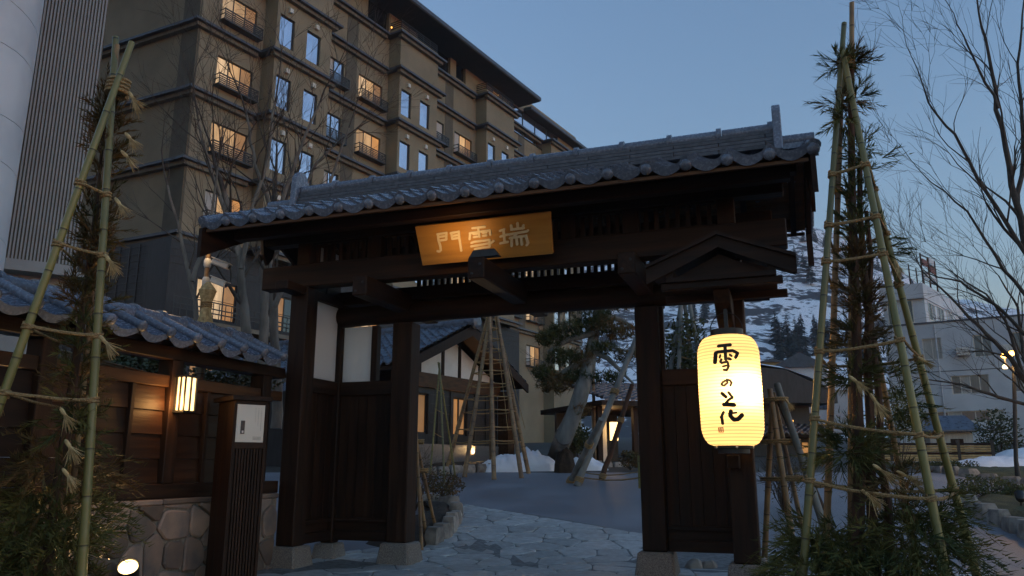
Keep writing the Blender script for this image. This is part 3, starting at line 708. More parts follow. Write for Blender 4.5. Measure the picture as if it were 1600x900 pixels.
while y < WY1 - .1:
    l = min(rng.uniform(.4, .8), WY1 - y); MB().box(-6.80 + rng.uniform(0, .02), -6.335 + rng.uniform(-.012, .012), y, y + l - .008, .903, .965 + rng.uniform(-.006, .006)).build('coping_stone', 'fstone', wall, bevel=.012); y += l
MB().box(-6.56, -6.36, WY0, WY1, .968, 1.12).build('sill_beam', 'wy', wall, bevel=.008)
MB().box(-6.54, -6.385, WY0, WY1, 2.15, 2.28).build('top_rail', 'cap', wall, bevel=.008)
MB().box(-6.58, -6.36, WY0, WY1, 2.45, 2.59).build('eave_beam', 'wy', wall, bevel=.008)
posts = [2.6, 4.05, 5.33, 6.95, 8.55]
for p in posts: MB().box(-6.56, -6.395 + .045, p - .085, p + .085, 1.122, 2.448).build('wall_post', 'wz', wall, bevel=.008)
rng = random.Random(8)
for a, b_ in zip(posts, posts[1:]):
    a += .086; b_ -= .086; n = max(2, round((b_ - a) / .5)); W = (b_ - a) / n
    for i in range(1, n): MB().box(-6.47, -6.38, a + W * i - .026, a + W * i + .026, 1.122, 2.148).build('batten', 'wz', wall, bevel=.005)
    for i in range(n):
        y0, y1 = a + W * i + (.027 if i else 0), a + W * (i + 1) - (.027 if i < n - 1 else 0)
        for k in range(4):
            z0 = 1.124 + .256 * k; z1 = z0 + .254; o = rng.uniform(-.004, .004); mb = MB()
            mb.hexa([(-6.48, y0, z0), (-6.412 + o, y0, z0), (-6.412 + o, y1, z0), (-6.48, y1, z0), (-6.48, y0, z1), (-6.436 + o, y0, z1), (-6.436 + o, y1, z1), (-6.48, y1, z1)])
            mb.build('wall_board', 'bx', wall, bevel=.003)
WR_ = 8.46
# coping roof: each pan tile, roll and ridge cap on its own
for s in (-1, 1):
    mb = MB(); q = [(-6.62, WY0, 2.83), (-6.62, WR_, 2.83), (-6.62 + s * .50, WR_, 2.60), (-6.62 + s * .50, WY0, 2.60)]
    if s > 0: q = q[::-1]
    mb.prism(q, (0, 0, .018)); mb.build('roof_board', 'soffit', wall)
    for i in range(14):
        y = WY0 + .1 + .46 * i; MB().bar((-6.62 + s * .05, y, 2.785), (-6.62 + s * .46, y, 2.595), .05, .05).build('rafter', 'wx', wall)
WPT = .395; mb = MB(); sl = math.atan2(.24, .52); k = 0
pr = [(i / 10 * (WPT - .02), -.055 * sin(pi * i / 10) + .01) for i in range(11)]
for v, dz in ((0, .02), (.30, .012), (.302, .03), (.58, .015)):
    for u, w in pr: mb.pt((u, v, w + dz))
for r in range(3):
    for i in range(10): mb.f.append((r * 11 + i, r * 11 + i + 1, r * 11 + 12 + i, r * 11 + 11 + i))
b0 = len(mb.v)
for u, w in pr: mb.pt((u, -.008, w + .026)); mb.pt((u, -.008, w - .03 - .025 * sin(pi * u / WPT)))
for i in range(10): mb.f.append((b0 + 2 * i + 1, b0 + 2 * i + 3, b0 + 2 * i + 2, b0 + 2 * i)); mb.f.append((b0 + 2 * i, b0 + 2 * i + 2, i + 1, i))
pan = mb.mesh('pan_tile', 'tile', smooth=True)
mb = MB(); mb.tube([(0, -.02, .02), (0, .58, .02)], .046, 12); mb.lathe([(.056, 0), (.060, .012), (.055, .03), (.035, .042), (.01, .046)], (0, -.01, .02), 14, (0, -1, 0)); roll = mb.mesh('roll_tile', 'tile', smooth=True)
WR_ = 8.46; nW = int((WR_ - WY0) / WPT)
rearw = 0
for s in (1, -1):
    R = Matrix.Rotation(pi / 2 if s > 0 else -pi / 2, 4, 'Z') @ Matrix.Rotation(sl, 4, 'X')
    for i in range(nW + 1):
        y = WR_ - .02 - WPT * i
        o = V((-6.62 + s * .54, y if s < 0 else y, 2.635))
        if i < nW: inst('pan_tile', pan, Matrix.Translation((o.x, (y - WPT + .01) if s > 0 else y - .01, o.z)) @ R, wall)
        inst('roll_tile', roll, Matrix.Translation((o.x, y, o.z + .03)) @ R, wall)
for i in range(nW + 1):
    y = WR_ - WPT * i
    mb = MB(); mb.tube([(-6.62, y - .03, 2.905), (-6.62, y - WPT + .025, 2.905), (-6.62, y - WPT + .024, 2.905), (-6.62, y - WPT - .028, 2.905)], [.098, .098, .120, .120], 18); mb.build('ridge_cap_tile', 'tile', wall, smooth=True)
MB().box(-6.71, -6.53, WY0, WR_, 2.83, 2.86).build('ridge_bed', 'tile', wall)

# ---- wall lamp
wl = thing('wall_lamp', 'glowing white box lamp with dark slats on the wall post left of the intercom pillar', 'lamp', (-6.3, 7.0, 1.86))
MB().box(-6.345, -6.215, 6.925, 7.085, 1.90, 2.26).build('shade', 'lampw', wl, bevel=.004)
MB().box(-6.349, -6.20, 6.91, 7.10, 2.262, 2.285).build('top_plate', 'dark', wl); MB().box(-6.349, -6.20, 6.91, 7.10, 1.875, 1.898).build('bottom_plate', 'dark', wl)
for y, x in ((6.917, -6.208), (7.093, -6.208), (6.917, -6.27), (7.005, -6.206), (6.917, -6.325)): MB().box(x - .008, x + .008, y - .008, y + .008, 1.899, 2.261).build('slat', 'dark', wl)
lamp('wall_lamp_light', (-6.25, 6.83, 1.98), 3.2, (1, .52, .17), .08, parent=wl)

# ---- intercom pillar
pl = thing('intercom_pillar', 'dark ribbed timber intercom pillar with a pale instruction plate beside the gate', 'intercom pillar', (-5.92, 7.6, 0))
RM = Matrix.Translation((-5.93, 7.55, 0)) @ Matrix.Rotation(radians(60), 4, 'Z')         # local -y: plate side turned to the drive
w2, d2 = .18, .26
MB(RM).box(-w2, w2, -d2 + .02, d2, 0, 2.02).build('body', 'wz', pl, bevel=.006)
MB(RM).box(-w2 - .05, w2 + .05, -d2 - .03, d2 + .05, 2.022, 2.075).build('cap', 'wx', pl, bevel=.005)
MB(RM).box(-w2, w2, -d2, -d2 + .018, 1.50, 1.56).build('frame_rail', 'wx', pl); MB(RM).box(-w2, w2, -d2, -d2 + .018, 1.985, 2.02).build('frame_rail', 'wx', pl)
for s in (-1, 1): MB(RM).box(s * w2 - .015, s * w2 + .015, -d2 - .002, -d2 + .018, .02, 1.984).build('frame_stile', 'wz', pl)
rbm = MB().box(-.010, .010, -.012, .012, 0, 1.44).mesh('rib', 'wz')
for i in range(9): inst('rib', rbm, RM @ Matrix.Translation((-.132 + .033 * i, -d2 + .008, .05)), pl)
MB(RM).box(-w2 + .02, w2 - .02, -d2 + .004, -d2 + .016, 1.565, 1.98).build('plate', 'panel', pl)
MB(RM).box(-.108, -.066, -d2 - .006, -d2 + .003, 1.655, 1.80).build('camera_slot', 'dark', pl)
MB(RM).box(-.098, -.078, -d2 - .010, -d2 - .007, 1.665, 1.69).build('call_button', 'steel', pl)
tx = MB(RM); rng = random.Random(2)                                                     # three short columns of tiny print and three lines below
for cxx, n in ((.122, 14), (.088, 11), (.054, 9)):
    for i in range(n):
        z = 1.945 - .0185 * i; k = rng.choice((1, 2, 2))
        for j in range(k + 1): tx.box(cxx - .0045, cxx + .0045 - rng.uniform(0, .003), -d2 + .0028, -d2 + .0036, z - .0035 * j - .001, z - .0035 * j + .0006)
for i in range(3): 
    for j in range(6): tx.box(.038 + .016 * j, .050 + .016 * j, -d2 + .0028, -d2 + .0036, 1.620 - .014 * i, 1.6245 - .014 * i)
tx.build('printed_text', 'ink', pl, kind='stuff')

# ================================================================== GROUND SPOTLIGHTS
def spot(p, aim, power, label, r=.10, col=(1, .62, .26), angle=95):
    t = thing('ground_spotlight', label, 'spotlight', (p.x, p.y, gz(p.x, p.y)), 'small ground spotlights'); a = (V(aim) - p).normalized()
    mb = MB(); mb.lathe([(r * .6, -.16), (r * .95, -.12), (r, .02), (r * .93, .02), (r * .9, -.01)], p, 18, a); mb.build('housing', 'dark', t, smooth=True)
    mb = MB(); mb.lathe([(r * .88, 0), (r * .87, .008)], p, 18, a); mb.build('lens', 'bulbw', t)
    mb = MB(); mb.tube([p - a * .1, (p.x, p.y, gz(p.x, p.y) - .02)], .016, 6); mb.build('stake', 'dark', t)
    lamp('spot_light', p + a * .05, power, col, .06, angle, aim, t, .8)
sp = dep(205, 881, 7.9)
spot(V((-6.12, 6.28, .35)), (-5.35, 5.2, 1.7), 45, 'round ground spotlight shining at the foot of the fieldstone wall', .10)

# ================================================================== BAMBOO, ROPE, STRAW
m = M['bamboo']; 
def bamboo_nodes(m):
    nt = m.node_tree; b = nt.nodes['Principled BSDF']; src = b.inputs['Base Color'].links[0].from_socket
    tc = nt.nodes.new('ShaderNodeTexCoord'); s = nt.nodes.new('ShaderNodeSeparateXYZ'); lk(nt, tc.outputs['Object'], s.inputs[0])
    md = nt.nodes.new('ShaderNodeMath'); md.operation = 'FRACT'; dv = nt.nodes.new('ShaderNodeMath'); dv.operation = 'DIVIDE'; dv.inputs[1].default_value = .36
    lk(nt, s.outputs[2], dv.inputs[0]); lk(nt, dv.outputs[0], md.inputs[0])
    r = nt.nodes.new('ShaderNodeValToRGB'); e = r.color_ramp.elements; e[0].position = 0; e[0].color = (.18, .15, .12, 1); e[1].position = .022; e[1].color = (1.25, 1.25, 1.3, 1)
    for p_, c_ in ((.06, (1, 1, 1)), (.93, (.96, .96, .92)), (.975, (.72, .7, .62)), (.985, (.2, .17, .13))): q = e.new(p_); q.color = (*c_, 1)
    lk(nt, md.outputs[0], r.inputs[0]); mu = nt.nodes.new('ShaderNodeVectorMath'); mu.operation = 'MULTIPLY'; lk(nt, src, mu.inputs[0]); lk(nt, r.outputs[0], mu.inputs[1]); lk(nt, mu.outputs[0], b.inputs['Base Color'])
bamboo_nodes(M['bamboo']); bamboo_nodes(M['bamboo2'])
def pole(parent, p0, p1, r0, r1=None, mat_='bamboo', name='bamboo_pole', bend=.0):
    p0, p1 = V(p0), V(p1); L = (p1 - p0).length; r1 = r1 or r0 * .72; mb = MB(); pts, rad = [], []
    k = 0; zs = []
    while k * .36 < L + .36:
        for o in (-.06, -.012, 0, .012, .06): zs.append((k * .36 + o, {-.06: 1, -.012: 1.05, 0: .98, .012: 1.07, .06: 1}[o]))
        k += 1
    for z, f in zs:
        if -.001 <= z <= L - .02: pts.append((bend * sin(pi * z / L), bend * .6 * sin(2.2 * z / L), z)); rad.append((r0 + (r1 - r0) * z / L) * f)
    pts.append((0, 0, L)); rad.append(r1); mb.tube(pts, rad, 12); me = mb.mesh(name, mat_, smooth=True)
    return inst(name, me, Matrix.Translation(p0) @ (p1 - p0).to_track_quat('Z', 'Y').to_matrix().to_4x4(), parent)
def rope(parent, pts, r=.014, name='rope', sag=.02, knots=True):
    pts = [V(p) for p in pts]; mb = MB(); q = []
    for a, b_ in zip(pts, pts[1:]):
        n = max(3, int((b_ - a).length / .12))
        for i in range(n): t = i / n; q.append(a.lerp(b_, t) - V((0, 0, sag * 4 * t * (1 - t) * (b_ - a).length)) + V((rng.uniform(-1, 1), rng.uniform(-1, 1), rng.uniform(-1, 1))) * .004)
    q.append(pts[-1]); mb.tube(q, [r * rng.uniform(.85, 1.15) for _ in q], 6)
    return mb.build(name, 'rope', parent, smooth=True)
def wrap(parent, c, axis, R, r=.014, turns=3, name='rope_binding'):
    ax = V(axis).normalized(); u = ax.orthogonal().normalized(); w = ax.cross(u); mb = MB(); n = 12
    mb.tube([V(c) + ax * ((i / n - turns / 2) * r * 2.0) + (u * cos(2 * pi * i / n) + w * sin(2 * pi * i / n)) * R for i in range(int(n * turns) + 1)], r, 6)
    return mb.build(name, 'rope', parent, smooth=True)
def tassel(parent, p, d, L=.24, n=46, sp=.42, r=.0028):
    L *= .85
    p, d = V(p), V(d).normalized(); mb = MB()
    for i in range(n):
        e = (d + V((rng.gauss(0, sp * .5), rng.gauss(0, sp * .5), rng.gauss(0, sp * .5)))).normalized(); l = L * rng.uniform(.7, 1.1)
        mb.tube([p, p + (d * .6 + e * .4) * l * .45, p + e * l - V((0, 0, .12 * l))], [r * 1.1, r, r * .5], 3, False)
    mb.lathe([(.008, -.02), (.015, 0), (.016, .035), (.010, .06)], p, 7, d)
    return mb.build('straw_tassel', 'straw', parent)
def sprig(mb, p, d, L, n=15, w=.07, droop=.25, width=.008):
    p, d = V(p), V(d).normalized(); sd = d.orthogonal().normalized(); prev = p
    for i in range(n):
        t = (i + .6) / n; q = p + d * (L * t) - V((0, 0, droop * L * t * t)); ang = rng.uniform(0, 2 * pi)
        ax = (Matrix.Rotation(ang, 3, d) @ sd); l = w * 1.55 * (1.1 - .7 * t) * rng.uniform(.7, 1.3)
        tip = q + (d * .95 + ax * .62) * l - V((0, 0, .1 * l)); s2 = d.cross(ax) * width * 1.05
        k = len(mb.v); mb.v += [tuple(q - s2), tuple(q + s2), tuple(tip)]; mb.f.append((k, k + 1, k + 2))
    q = p + d * L - V((0, 0, droop * L)); k = len(mb.v); s2 = sd * width * .7; mb.v += [tuple(p - s2), tuple(p + s2), tuple(q)]; mb.f.append((k, k + 1, k + 2))
def sprigs(mb, c, rad, n, L, up=.3, out=1.0, w=.07, droop=.3, width=.008, nn=15):
    for i in range(n):
        a, z = rng.uniform(0, 2 * pi), rng.uniform(-1, 1); rr = sqrt(rng.random()); e = V((cos(a) * sqrt(1 - z * z), sin(a) * sqrt(1 - z * z), z))
        p = V(c) + V((e.x * rad[0], e.y * rad[1], e.z * rad[2])) * rr
        dirn = V((e.x * out + rng.gauss(0, .3), e.y * out + rng.gauss(0, .3), up + e.z * .3 + rng.gauss(0, .3)))
        sprig(mb, p, dirn, L * rng.uniform(.6, 1.25), nn, w, droop, width)
rng = random.Random(21)
# ---- left snow guard: two long poles crossed at the top, a shorter one behind
lg = thing('bamboo_snow_guard', 'tall roped bamboo frame crossing at the top in front of the boarded wall', 'plant support', dep(80, 960, 6.2), 'bamboo snow guards tied round the clipped cedars')
lg_z = 0
DL = 6.2
topA, topB = dep(206, 66, DL), dep(181, 58, DL + .12)
botA, botB, botC = dep(-62, 800, DL - .25), dep(124, 960, DL), dep(96, 900, 6.95)
def upto(a, b_, z): return a + (b_ - a) * ((z - a.z) / (b_.z - a.z))
gA, gB, gC = upto(topA, botA, .0), upto(topB, botB, .0), None
pole(lg, gA, topA, .036, .027); pole(lg, gB, topB, .036, .027)
topC = dep(172, 150, 6.45); gC = upto(topC, dep(104, 700, 6.8), 0); pole(lg, gC, topC, .030, .022, 'bamboo2'); topD = dep(183, 70, 6.3)
gD = upto(topD, dep(128, 620, 6.75), 0); pole(lg, gD, topD, .026, .022, 'bamboo2')
def AB(y, t): a = [topA, topB, topC][t]; g = [gA, gB, gC][t]; return upto(a, g, dep(150, y, DL).z)
for y in (292, 388, 516, 617):
    pa, pb, pc = AB(y, 0), AB(y + 8, 1), AB(y + 14, 2)
    f = (pa + pb) / 2; toc = (O - f).normalized() * .036; toc.z = 0
    rope(lg, [pa + toc, pb + toc], .0135); rope(lg, [pb - toc, pc - toc * .6, pa - toc], .012)
    wrap(lg, pa, topA - gA, .037, .012, 2.5); wrap(lg, pb, topB - gB, .037, .012, 2.5)
wrap(lg, dep(184, 137, DL + .05), (0.1, 0, 1), .085, .017, 4)
rv = V((CT, ST, 0))
for x, y, dx, L in ((203, 146, .5, .22), (198, 210, .7, .20), (192, 238, .8, .20), (182, 312, .6, .18), (166, 400, .6, .22), (158, 527, .7, .22), (96, 640, .6, .2), (104, 690, .6, .2), (100, 735, .7, .2), (6, 622, -.2, .16)):
    tassel(lg, dep(x, y, DL - .1), rv * dx + V((0, 0, -.75)), L)
cl = thing('cedar_tree', 'slim cedar tied upright inside the left bamboo frame with sprays spreading at its foot', 'tree', dep(80, 960, 6.6))
ax0, ax1 = upto(dep(176, 150, 6.45), dep(108, 640, 6.65), 0), dep(176, 130, 6.42)
mb = MB(); mb.tube([ax0.lerp(ax1, t / 8) + V((rng.uniform(-.02, .02), 0, 0)) for t in range(9)], [.05 - .004 * t for t in range(9)], 8); mb.build('trunk', 'cbark', cl, smooth=True)
g1, g2 = MB(), MB()
for x, y, rx, rz, n, up in ((168, 170, .10, .20, 34, .9), (164, 205, .12, .2, 40, .8), (166, 250, .13, .2, 40, .7), (152, 345, .12, .25, 46, .6), (145, 380, .12, .2, 46, .5), (132, 470, .16, .3, 38, .5), (140, 430, .13, .25, 40, .7), (125, 540, .17, .25, 36, .3), (120, 600, .18, .25, 34, .2), (118, 660, .24, .25, 40, .2)):
    sprigs(g1 if rng.random() < .5 else g2, dep(x, y, 6.45), (rx, rx, rz), n, .2, up, .5, .075, .1, .006)
for x, y, D_, rx, rz, n in ((95, 730, 6.7, .30, .25, 60), (70, 790, 6.8, .36, .25, 70), (105, 820, 6.75, .34, .25, 70), (40, 850, 6.7, .40, .3, 80), (85, 885, 6.75, .32, .3, 70), (70, 930, 6.6, .5, .3, 70), (-10, 800, 6.9, .35, .3, 40)):
    sprigs(g1 if rng.random() < .75 else g2, dep(x, y, D_), (rx, .4, rz), n, .34, .15, .8, .085, .55, .006, 20)
g1.build('foliage', 'needle', cl, kind='stuff'); g2.build('dry_foliage', 'needle2', cl, kind='stuff')
# ---- right snow guard
rg = thing('bamboo_snow_guard', 'very tall yellow-green bamboo frame roped in rings, standing right of the lantern gate', 'plant support', dep(1385, 955, 7.1), 'bamboo snow guards tied round the clipped cedars')
def through(pa, pb, z): return upto(pa, pb, z)
P1t, P1b = dep(1319, 36, 7.15), dep(1256, 880, 6.9); P2t, P2b = dep(1317, 75, 7.3), dep(1294, 760, 7.75)
P3t, P3b = dep(1317, 80, 7.05), dep(1478, 896, 6.6); P4t, P4b = dep(1316, 112, 7.2), dep(1521, 880, 7.25)
P5t, P5b = dep(1322, 300, 7.3), dep(1400, 706, 8.0); P6t, P6b = dep(1331, 4, 7.22), dep(1330, 760, 7.7)
G_ = []
for (t, b_, r, mt) in ((P1t, P1b, .036, 'bamboo'), (P2t, P2b, .036, 'bamboo2'), (P3t, P3b, .038, 'bamboo'), (P4t, P4b, .038, 'bamboo'), (P5t, P5b, .032, 'bamboo2'), (P6t, P6b, .034, 'bamboo2')):
    g = through(t, b_, 0.0); G_.append((t, g)); pole(rg, g, t, r, r * .70, mt)
def on(i, y): t, g = G_[i]; return upto(t, g, dep(1350, y, 7.1).z)
def ring(ys, r=.014, order=(0, 2, 3, 1, 0)):
    pts = []
    for k, i in enumerate(order):
        p = on(i, ys[k]); c = sum((on(j, ys[0]) for j in (0, 1, 2, 3)), V()) / 4; o = (p - c); o.z = 0; pts.append(p + o.normalized() * .036)
    rope(rg, pts, r, sag=.03)
    for i, k in ((0, 0), (2, 1), (3, 2), (1, 3)): wrap(rg, on(i, ys[k]), G_[i][0] - G_[i][1], .036, .012, 2.5)
ring((275, 268, 290, 278, 275)); ring((355, 350, 360, 372, 355)); ring((412, 408, 440, 430, 412)); ring((552, 540, 556, 560, 552)); ring((655, 682, 678, 660, 655)); ring((750, 776, 766, 760, 750), .015)
wrap(rg, dep(1322, 98, 7.15), (0, 0, 1), .075, .014, 4); wrap(rg, dep(1324, 152, 7.15), (0, 0, 1), .075, .010, 2)
for x, y, dx, dz, L in ((1362, 618, .4, -.8, .24), (1367, 728, .7, -.5, .30), (1405, 738, .8, -.45, .32), (1350, 768, .7, -.6, .22), (1400, 410, .2, -.8, .15), (1437, 560, .8, -.5, .16), (1330, 590, .6, -.5, .2)):
    tassel(rg, dep(x, y, 6.75), rv * dx + V((0, 0, dz)), L)
cr = thing('cedar_tree', 'clipped cedar bound in a column inside the right bamboo frame with wide drooping sprays below', 'tree', dep(1385, 955, 7.2))
for i, (x0, x1, y1, r) in enumerate(((1342, 1330, 110, .05), (1362, 1345, 250, .042), (1380, 1352, 330, .035))):
    a = through(dep(x1, y1, 7.2), dep(x0, 740, 7.15), 0); b_ = dep(x1, y1, 7.2); mb = MB()
    mb.tube([a.lerp(b_, t / 8) + V((rng.uniform(-.025, .025), 0, 0)) for t in range(9)], [r * (1.2 - .08 * t) for t in range(9)], 8); mb.build('trunk', 'cbark', cr, smooth=True)
g1, g2 = MB(), MB()
for x, y, rx, rz, n, up, out, L in ((1312, 100, .10, .1, 22, .5, .9, .2), (1330, 95, .08, .1, 22, .6, .9, .2), (1310, 160, .16, .06, 20, .1, 1.2, .26), (1318, 190, .14, .06, 20, -.2, 1.2, .24), (1340, 155, .05, .15, 14, .5, .9, .18), (1348, 240, .1, .2, 22, .4, .8, .22), (1365, 250, .12, .04, 12, .3, 1.1, .28), (1335, 300, .10, .2, 30, .8, .5, .17), (1338, 360, .11, .2, 40, .8, .5, .17), (1336, 415, .12, .2, 46, .7, .6, .18), (1345, 470, .13, .2, 50, .6, .7, .19), (1340, 525, .17, .2, 56, .4, .8, .21), (1385, 380, .1, .15, 16, .4, .9, .2), (1335, 585, .16, .15, 40, .2, .9, .24), (1385, 580, .12, .2, 28, .2, .9, .22), (1325, 710, .22, .08, 70, .0, 1, .34), (1330, 690, .16, .08, 40, .5, 1, .3), (1400, 640, .15, .2, 26, .1, 1, .26)):
    sprigs(g1 if rng.random() < .8 else g2, dep(x, y, 7.15), (rx, rx, rz), n, L, up, out, .08, .15, .006)
for x, y, D_, rx, rz, n in ((1300, 845, 7.2, .36, .2, 46), (1270, 870, 7.2, .3, .22, 46), (1345, 865, 7.0, .4, .22, 54), (1410, 815, 7.1, .28, .22, 46), (1430, 850, 6.9, .36, .25, 62), (1455, 800, 7.1, .22, .22, 35), (1480, 875, 6.9, .22, .2, 28), (1300, 915, 6.8, .6, .22, 62), (1400, 915, 6.7, .6, .22, 62), (1255, 850, 7.3, .2, .15, 20), (1395, 755, 7.1, .18, .15, 26)):
    sprigs(g1 if rng.random() < .85 else g2, dep(x, y, D_), (rx, .4, rz), n, .36, .1, .9, .095, .6, .0065, 20)
g1.build('foliage', 'needle', cr, kind='stuff'); g2.build('dry_foliage', 'needle2', cr, kind='stuff')
kb = bed([(.25, 5.6), (3.3, 6.5), (3.6, 8.6), (2.1, 10.2), (.4, 10.2)], .14)
kb2 = bed([(-6.3, 3.0), (-4.4, 3.2), (-4.7, 5.6), (-5.3, 7.2), (-6.3, 7.4)], .08)

# ================================================================== BARE TREES
def branch(tw, p, d, L, r, lev, spread=.5, up=.25, wig=.12):
    seg = 4; pts = [p]; rad = [r]; q = V(p); dd = V(d).normalized()
    for i in range(seg):
        dd = (dd + V((rng.gauss(0, wig), rng.gauss(0, wig), rng.gauss(0, wig) + up * .12))).normalized(); q = q + dd * (L / seg); pts.append(q.copy()); rad.append(r * (1 - .55 * (i + 1) / seg))
    tw.tube(pts, rad, 7 if r > .03 else (5 if r > .012 else 3), False)
    if lev <= 0: return
    for k in range(rng.choice((2, 3, 3))):
        i = rng.choice((2, 3, 3, 4)); ax = dd.orthogonal().normalized(); ax = Matrix.Rotation(rng.uniform(0, 2 * pi), 3, dd) @ ax
        nd = (dd + ax * spread * rng.uniform(.6, 1.3)).normalized(); branch(tw, pts[i], nd, L * rng.uniform(.55, .85), max(.0035, rad[i] * .68), lev - 1, spread, up, wig)
    branch(tw, pts[-1], dd, L * .75, max(.0035, rad[-1] * .9), lev - 1, spread, up, wig)
def limb(mb, pix, D_, r0, r1, jit=.0):
    pts = [dep(x, y, D_ + (D_ * jit * i)) for i, (x, y) in enumerate(pix)]; n = len(pts); q, rr = [], []
    for i in range(n - 1):
        for t in range(4): q.append(pts[i].lerp(pts[i + 1], t / 4) + V((rng.gauss(0, .012), rng.gauss(0, .012), 0))); rr.append(r0 + (r1 - r0) * (i + t / 4) / (n - 1))
    q.append(pts[-1]); rr.append(r1); mb.tube(q, rr, 8); return q, rr
def bare_tree(label, limbs, D_, lev=3, tl=1.0, mat_='bark', tmat='twig', spread=.55, every=2, group='leafless trees'):
    p0 = dep(*limbs[0][0][0], D_); t = thing('bare_tree', label, 'tree', (p0.x, p0.y, gz(p0.x, p0.y)), group); tw = MB()
    for k, (pix, r0, r1) in enumerate(limbs):
        mb = MB()
        if k == 0: pix = [(pix[0][0] + (pix[0][0] - pix[1][0]) * .3, pix[0][1] + 90)] + pix
        q, rr = limb(mb, pix, D_ + rng.uniform(-.5, .5) * (k > 0), r0, r1); mb.build('trunk' if k == 0 else 'limb', mat_, t, smooth=True)
        for i in range(2 if k else 8, len(q), every):
            d = (q[min(i + 1, len(q) - 1)] - q[i - 1]).normalized(); ax = Matrix.Rotation(rng.uniform(0, 2 * pi), 3, d) @ d.orthogonal().normalized()
            branch(tw, q[i], (d + ax * spread).normalized(), tl * rng.uniform(.6, 1.2), rr[i] * .5, lev - 1, spread)
        branch(tw, q[-1], q[-1] - q[-3], tl, rr[-1], lev, spread)
    tw.build('twigs', tmat, t, smooth=2)
rng = random.Random(33)
bare_tree('multi-stemmed leafless tree behind the wall nearest the gate post', [([(432, 580), (428, 480), (418, 400), (428, 330)], .10, .045), ([(420, 410), (440, 320), (470, 230), (500, 160)], .05, .02), ([(426, 340), (400, 260), (385, 180)], .045, .02), ([(428, 480), (470, 400), (515, 290), (545, 200)], .05, .015)], 14, 3, 1.1)
bare_tree('grey leafless tree behind the wall with straight stem and forked crown', [([(390, 590), (382, 480), (372, 400), (350, 300)], .11, .05), ([(376, 420), (395, 330), (420, 240), (430, 160)], .05, .02), ([(360, 350), (330, 270), (310, 190)], .045, .02)], 13.5, 3, 1.1)
bare_tree('thin leafless sapling behind the wall furthest from the gate', [([(318, 600), (305, 470), (285, 380), (262, 290)], .06, .02), ([(300, 440), (330, 350), (340, 260)], .04, .015)], 13, 3, .9)
bare_tree('pale trunked leafless tree standing close behind the gate corner', [([(408, 600), (413, 500), (412, 420), (440, 330)], .12, .05), ([(412, 430), (455, 350), (490, 260), (520, 230)], .05, .02)], 15, 3, 1.0)
bare_tree('large leafless tree reaching in from the right edge against the sky', [([(1665, 700), (1640, 560), (1606, 400), (1582, 290), (1560, 170), (1540, 60)], .10, .022), ([(1606, 400), (1540, 300), (1490, 210), (1450, 160), (1425, 90)], .036, .007), ([(1590, 330), (1600, 220), (1590, 100), (1600, 0)], .042, .012), ([(1640, 560), (1560, 480), (1500, 440), (1440, 425)], .034, .007), ([(1560, 170), (1520, 90), (1490, 20)], .026, .007), ([(1630, 500), (1570, 420), (1510, 330), (1440, 270)], .034, .007)], 12, 3, 1.0, 'twig')
bare_tree('low brushy leafless tree in front of the white office building', [([(1660, 720), (1630, 640), (1580, 560), (1530, 510), (1470, 450)], .09, .02), ([(1630, 640), (1560, 620), (1500, 600), (1430, 590)], .04, .01), ([(1600, 590), (1570, 500), (1540, 460), (1480, 420)], .04, .01), ([(1640, 660), (1600, 560), (1590, 480), (1560, 430)], .05, .012)], 16, 3, 1.0, 'twig')

# ================================================================== BUILDINGS
def frame(p, deg):                                         # local x along the wall, -y outwards, z up; deg right of the camera heading
    a = TH - radians(deg); d = V((-sin(a), cos(a), 0)); return Matrix(((d.x, -d.y, 0, p.x), (d.y, d.x, 0, p.y), (0, 0, 1, 0), (0, 0, 0, 1)))
def wall_holes(mb, s0, s1, z0, z1, t, holes, depth=.22):
    xs = sorted({s0, s1, *[h[0] for h in holes], *[h[1] for h in holes]}); zs = sorted({z0, z1, *[h[2] for h in holes], *[h[3] for h in holes]})
    xs = [x for x in xs if s0 <= x <= s1]; zs = [z for z in zs if z0 <= z <= z1]
    for a, b_ in zip(xs, xs[1:]):
        for c, d in zip(zs, zs[1:]):
            m_, n_ = (a + b_) / 2, (c + d) / 2
            if any(h[0] < m_ < h[1] and h[2] < n_ < h[3] for h in holes): continue
            mb.poly([(a, t, c), (b_, t, c), (b_, t, d), (a, t, d)])
    for a, b_, c, d in holes:
        mb.poly([(a, t, c), (a, t + depth, c), (a, t + depth, d), (a, t, d)][::-1]); mb.poly([(b_, t, c), (b_, t + depth, c), (b_, t + depth, d), (b_, t, d)])
        mb.poly([(a, t, c), (b_, t, c), (b_, t + depth, c), (a, t + depth, c)]); mb.poly([(a, t, d), (b_, t, d), (b_, t + depth, d), (a, t + depth, d)][::-1])
def frame_mesh(w, h, mull=(), bars=(), t=.05, d=.06, name='window', m_='dark'):
    mb = MB(); mb.box(0, w, .08, .08 + d, 0, t).box(0, w, .08, .08 + d, h - t, h).box(0, t, .08, .08 + d, t, h - t).box(w - t, w, .08, .08 + d, t, h - t)
    for x in mull: mb.box(x - t / 2, x + t / 2, .083, .077 + d, t, h - t)
    for z in bars: mb.box(t, w - t, .086, .074 + d, z - .012, z + .012)
    return mb.mesh(name, m_)
def pane_mesh(x0, x1, h, name='pane', m_='glassb'): return MB().box(x0, x1, .12, .135, .03, h - .03).mesh(name, m_)
def window(parent, F, s, z, t, fm, panes, extra=()):
    w = inst('window', fm, F @ Matrix.Translation((s, t, z)), parent)
    for pm, mt in panes: sub('pane', pm, w, mt)
    for nm, me, mt in extra: sub(nm, me, w, mt)
    return w

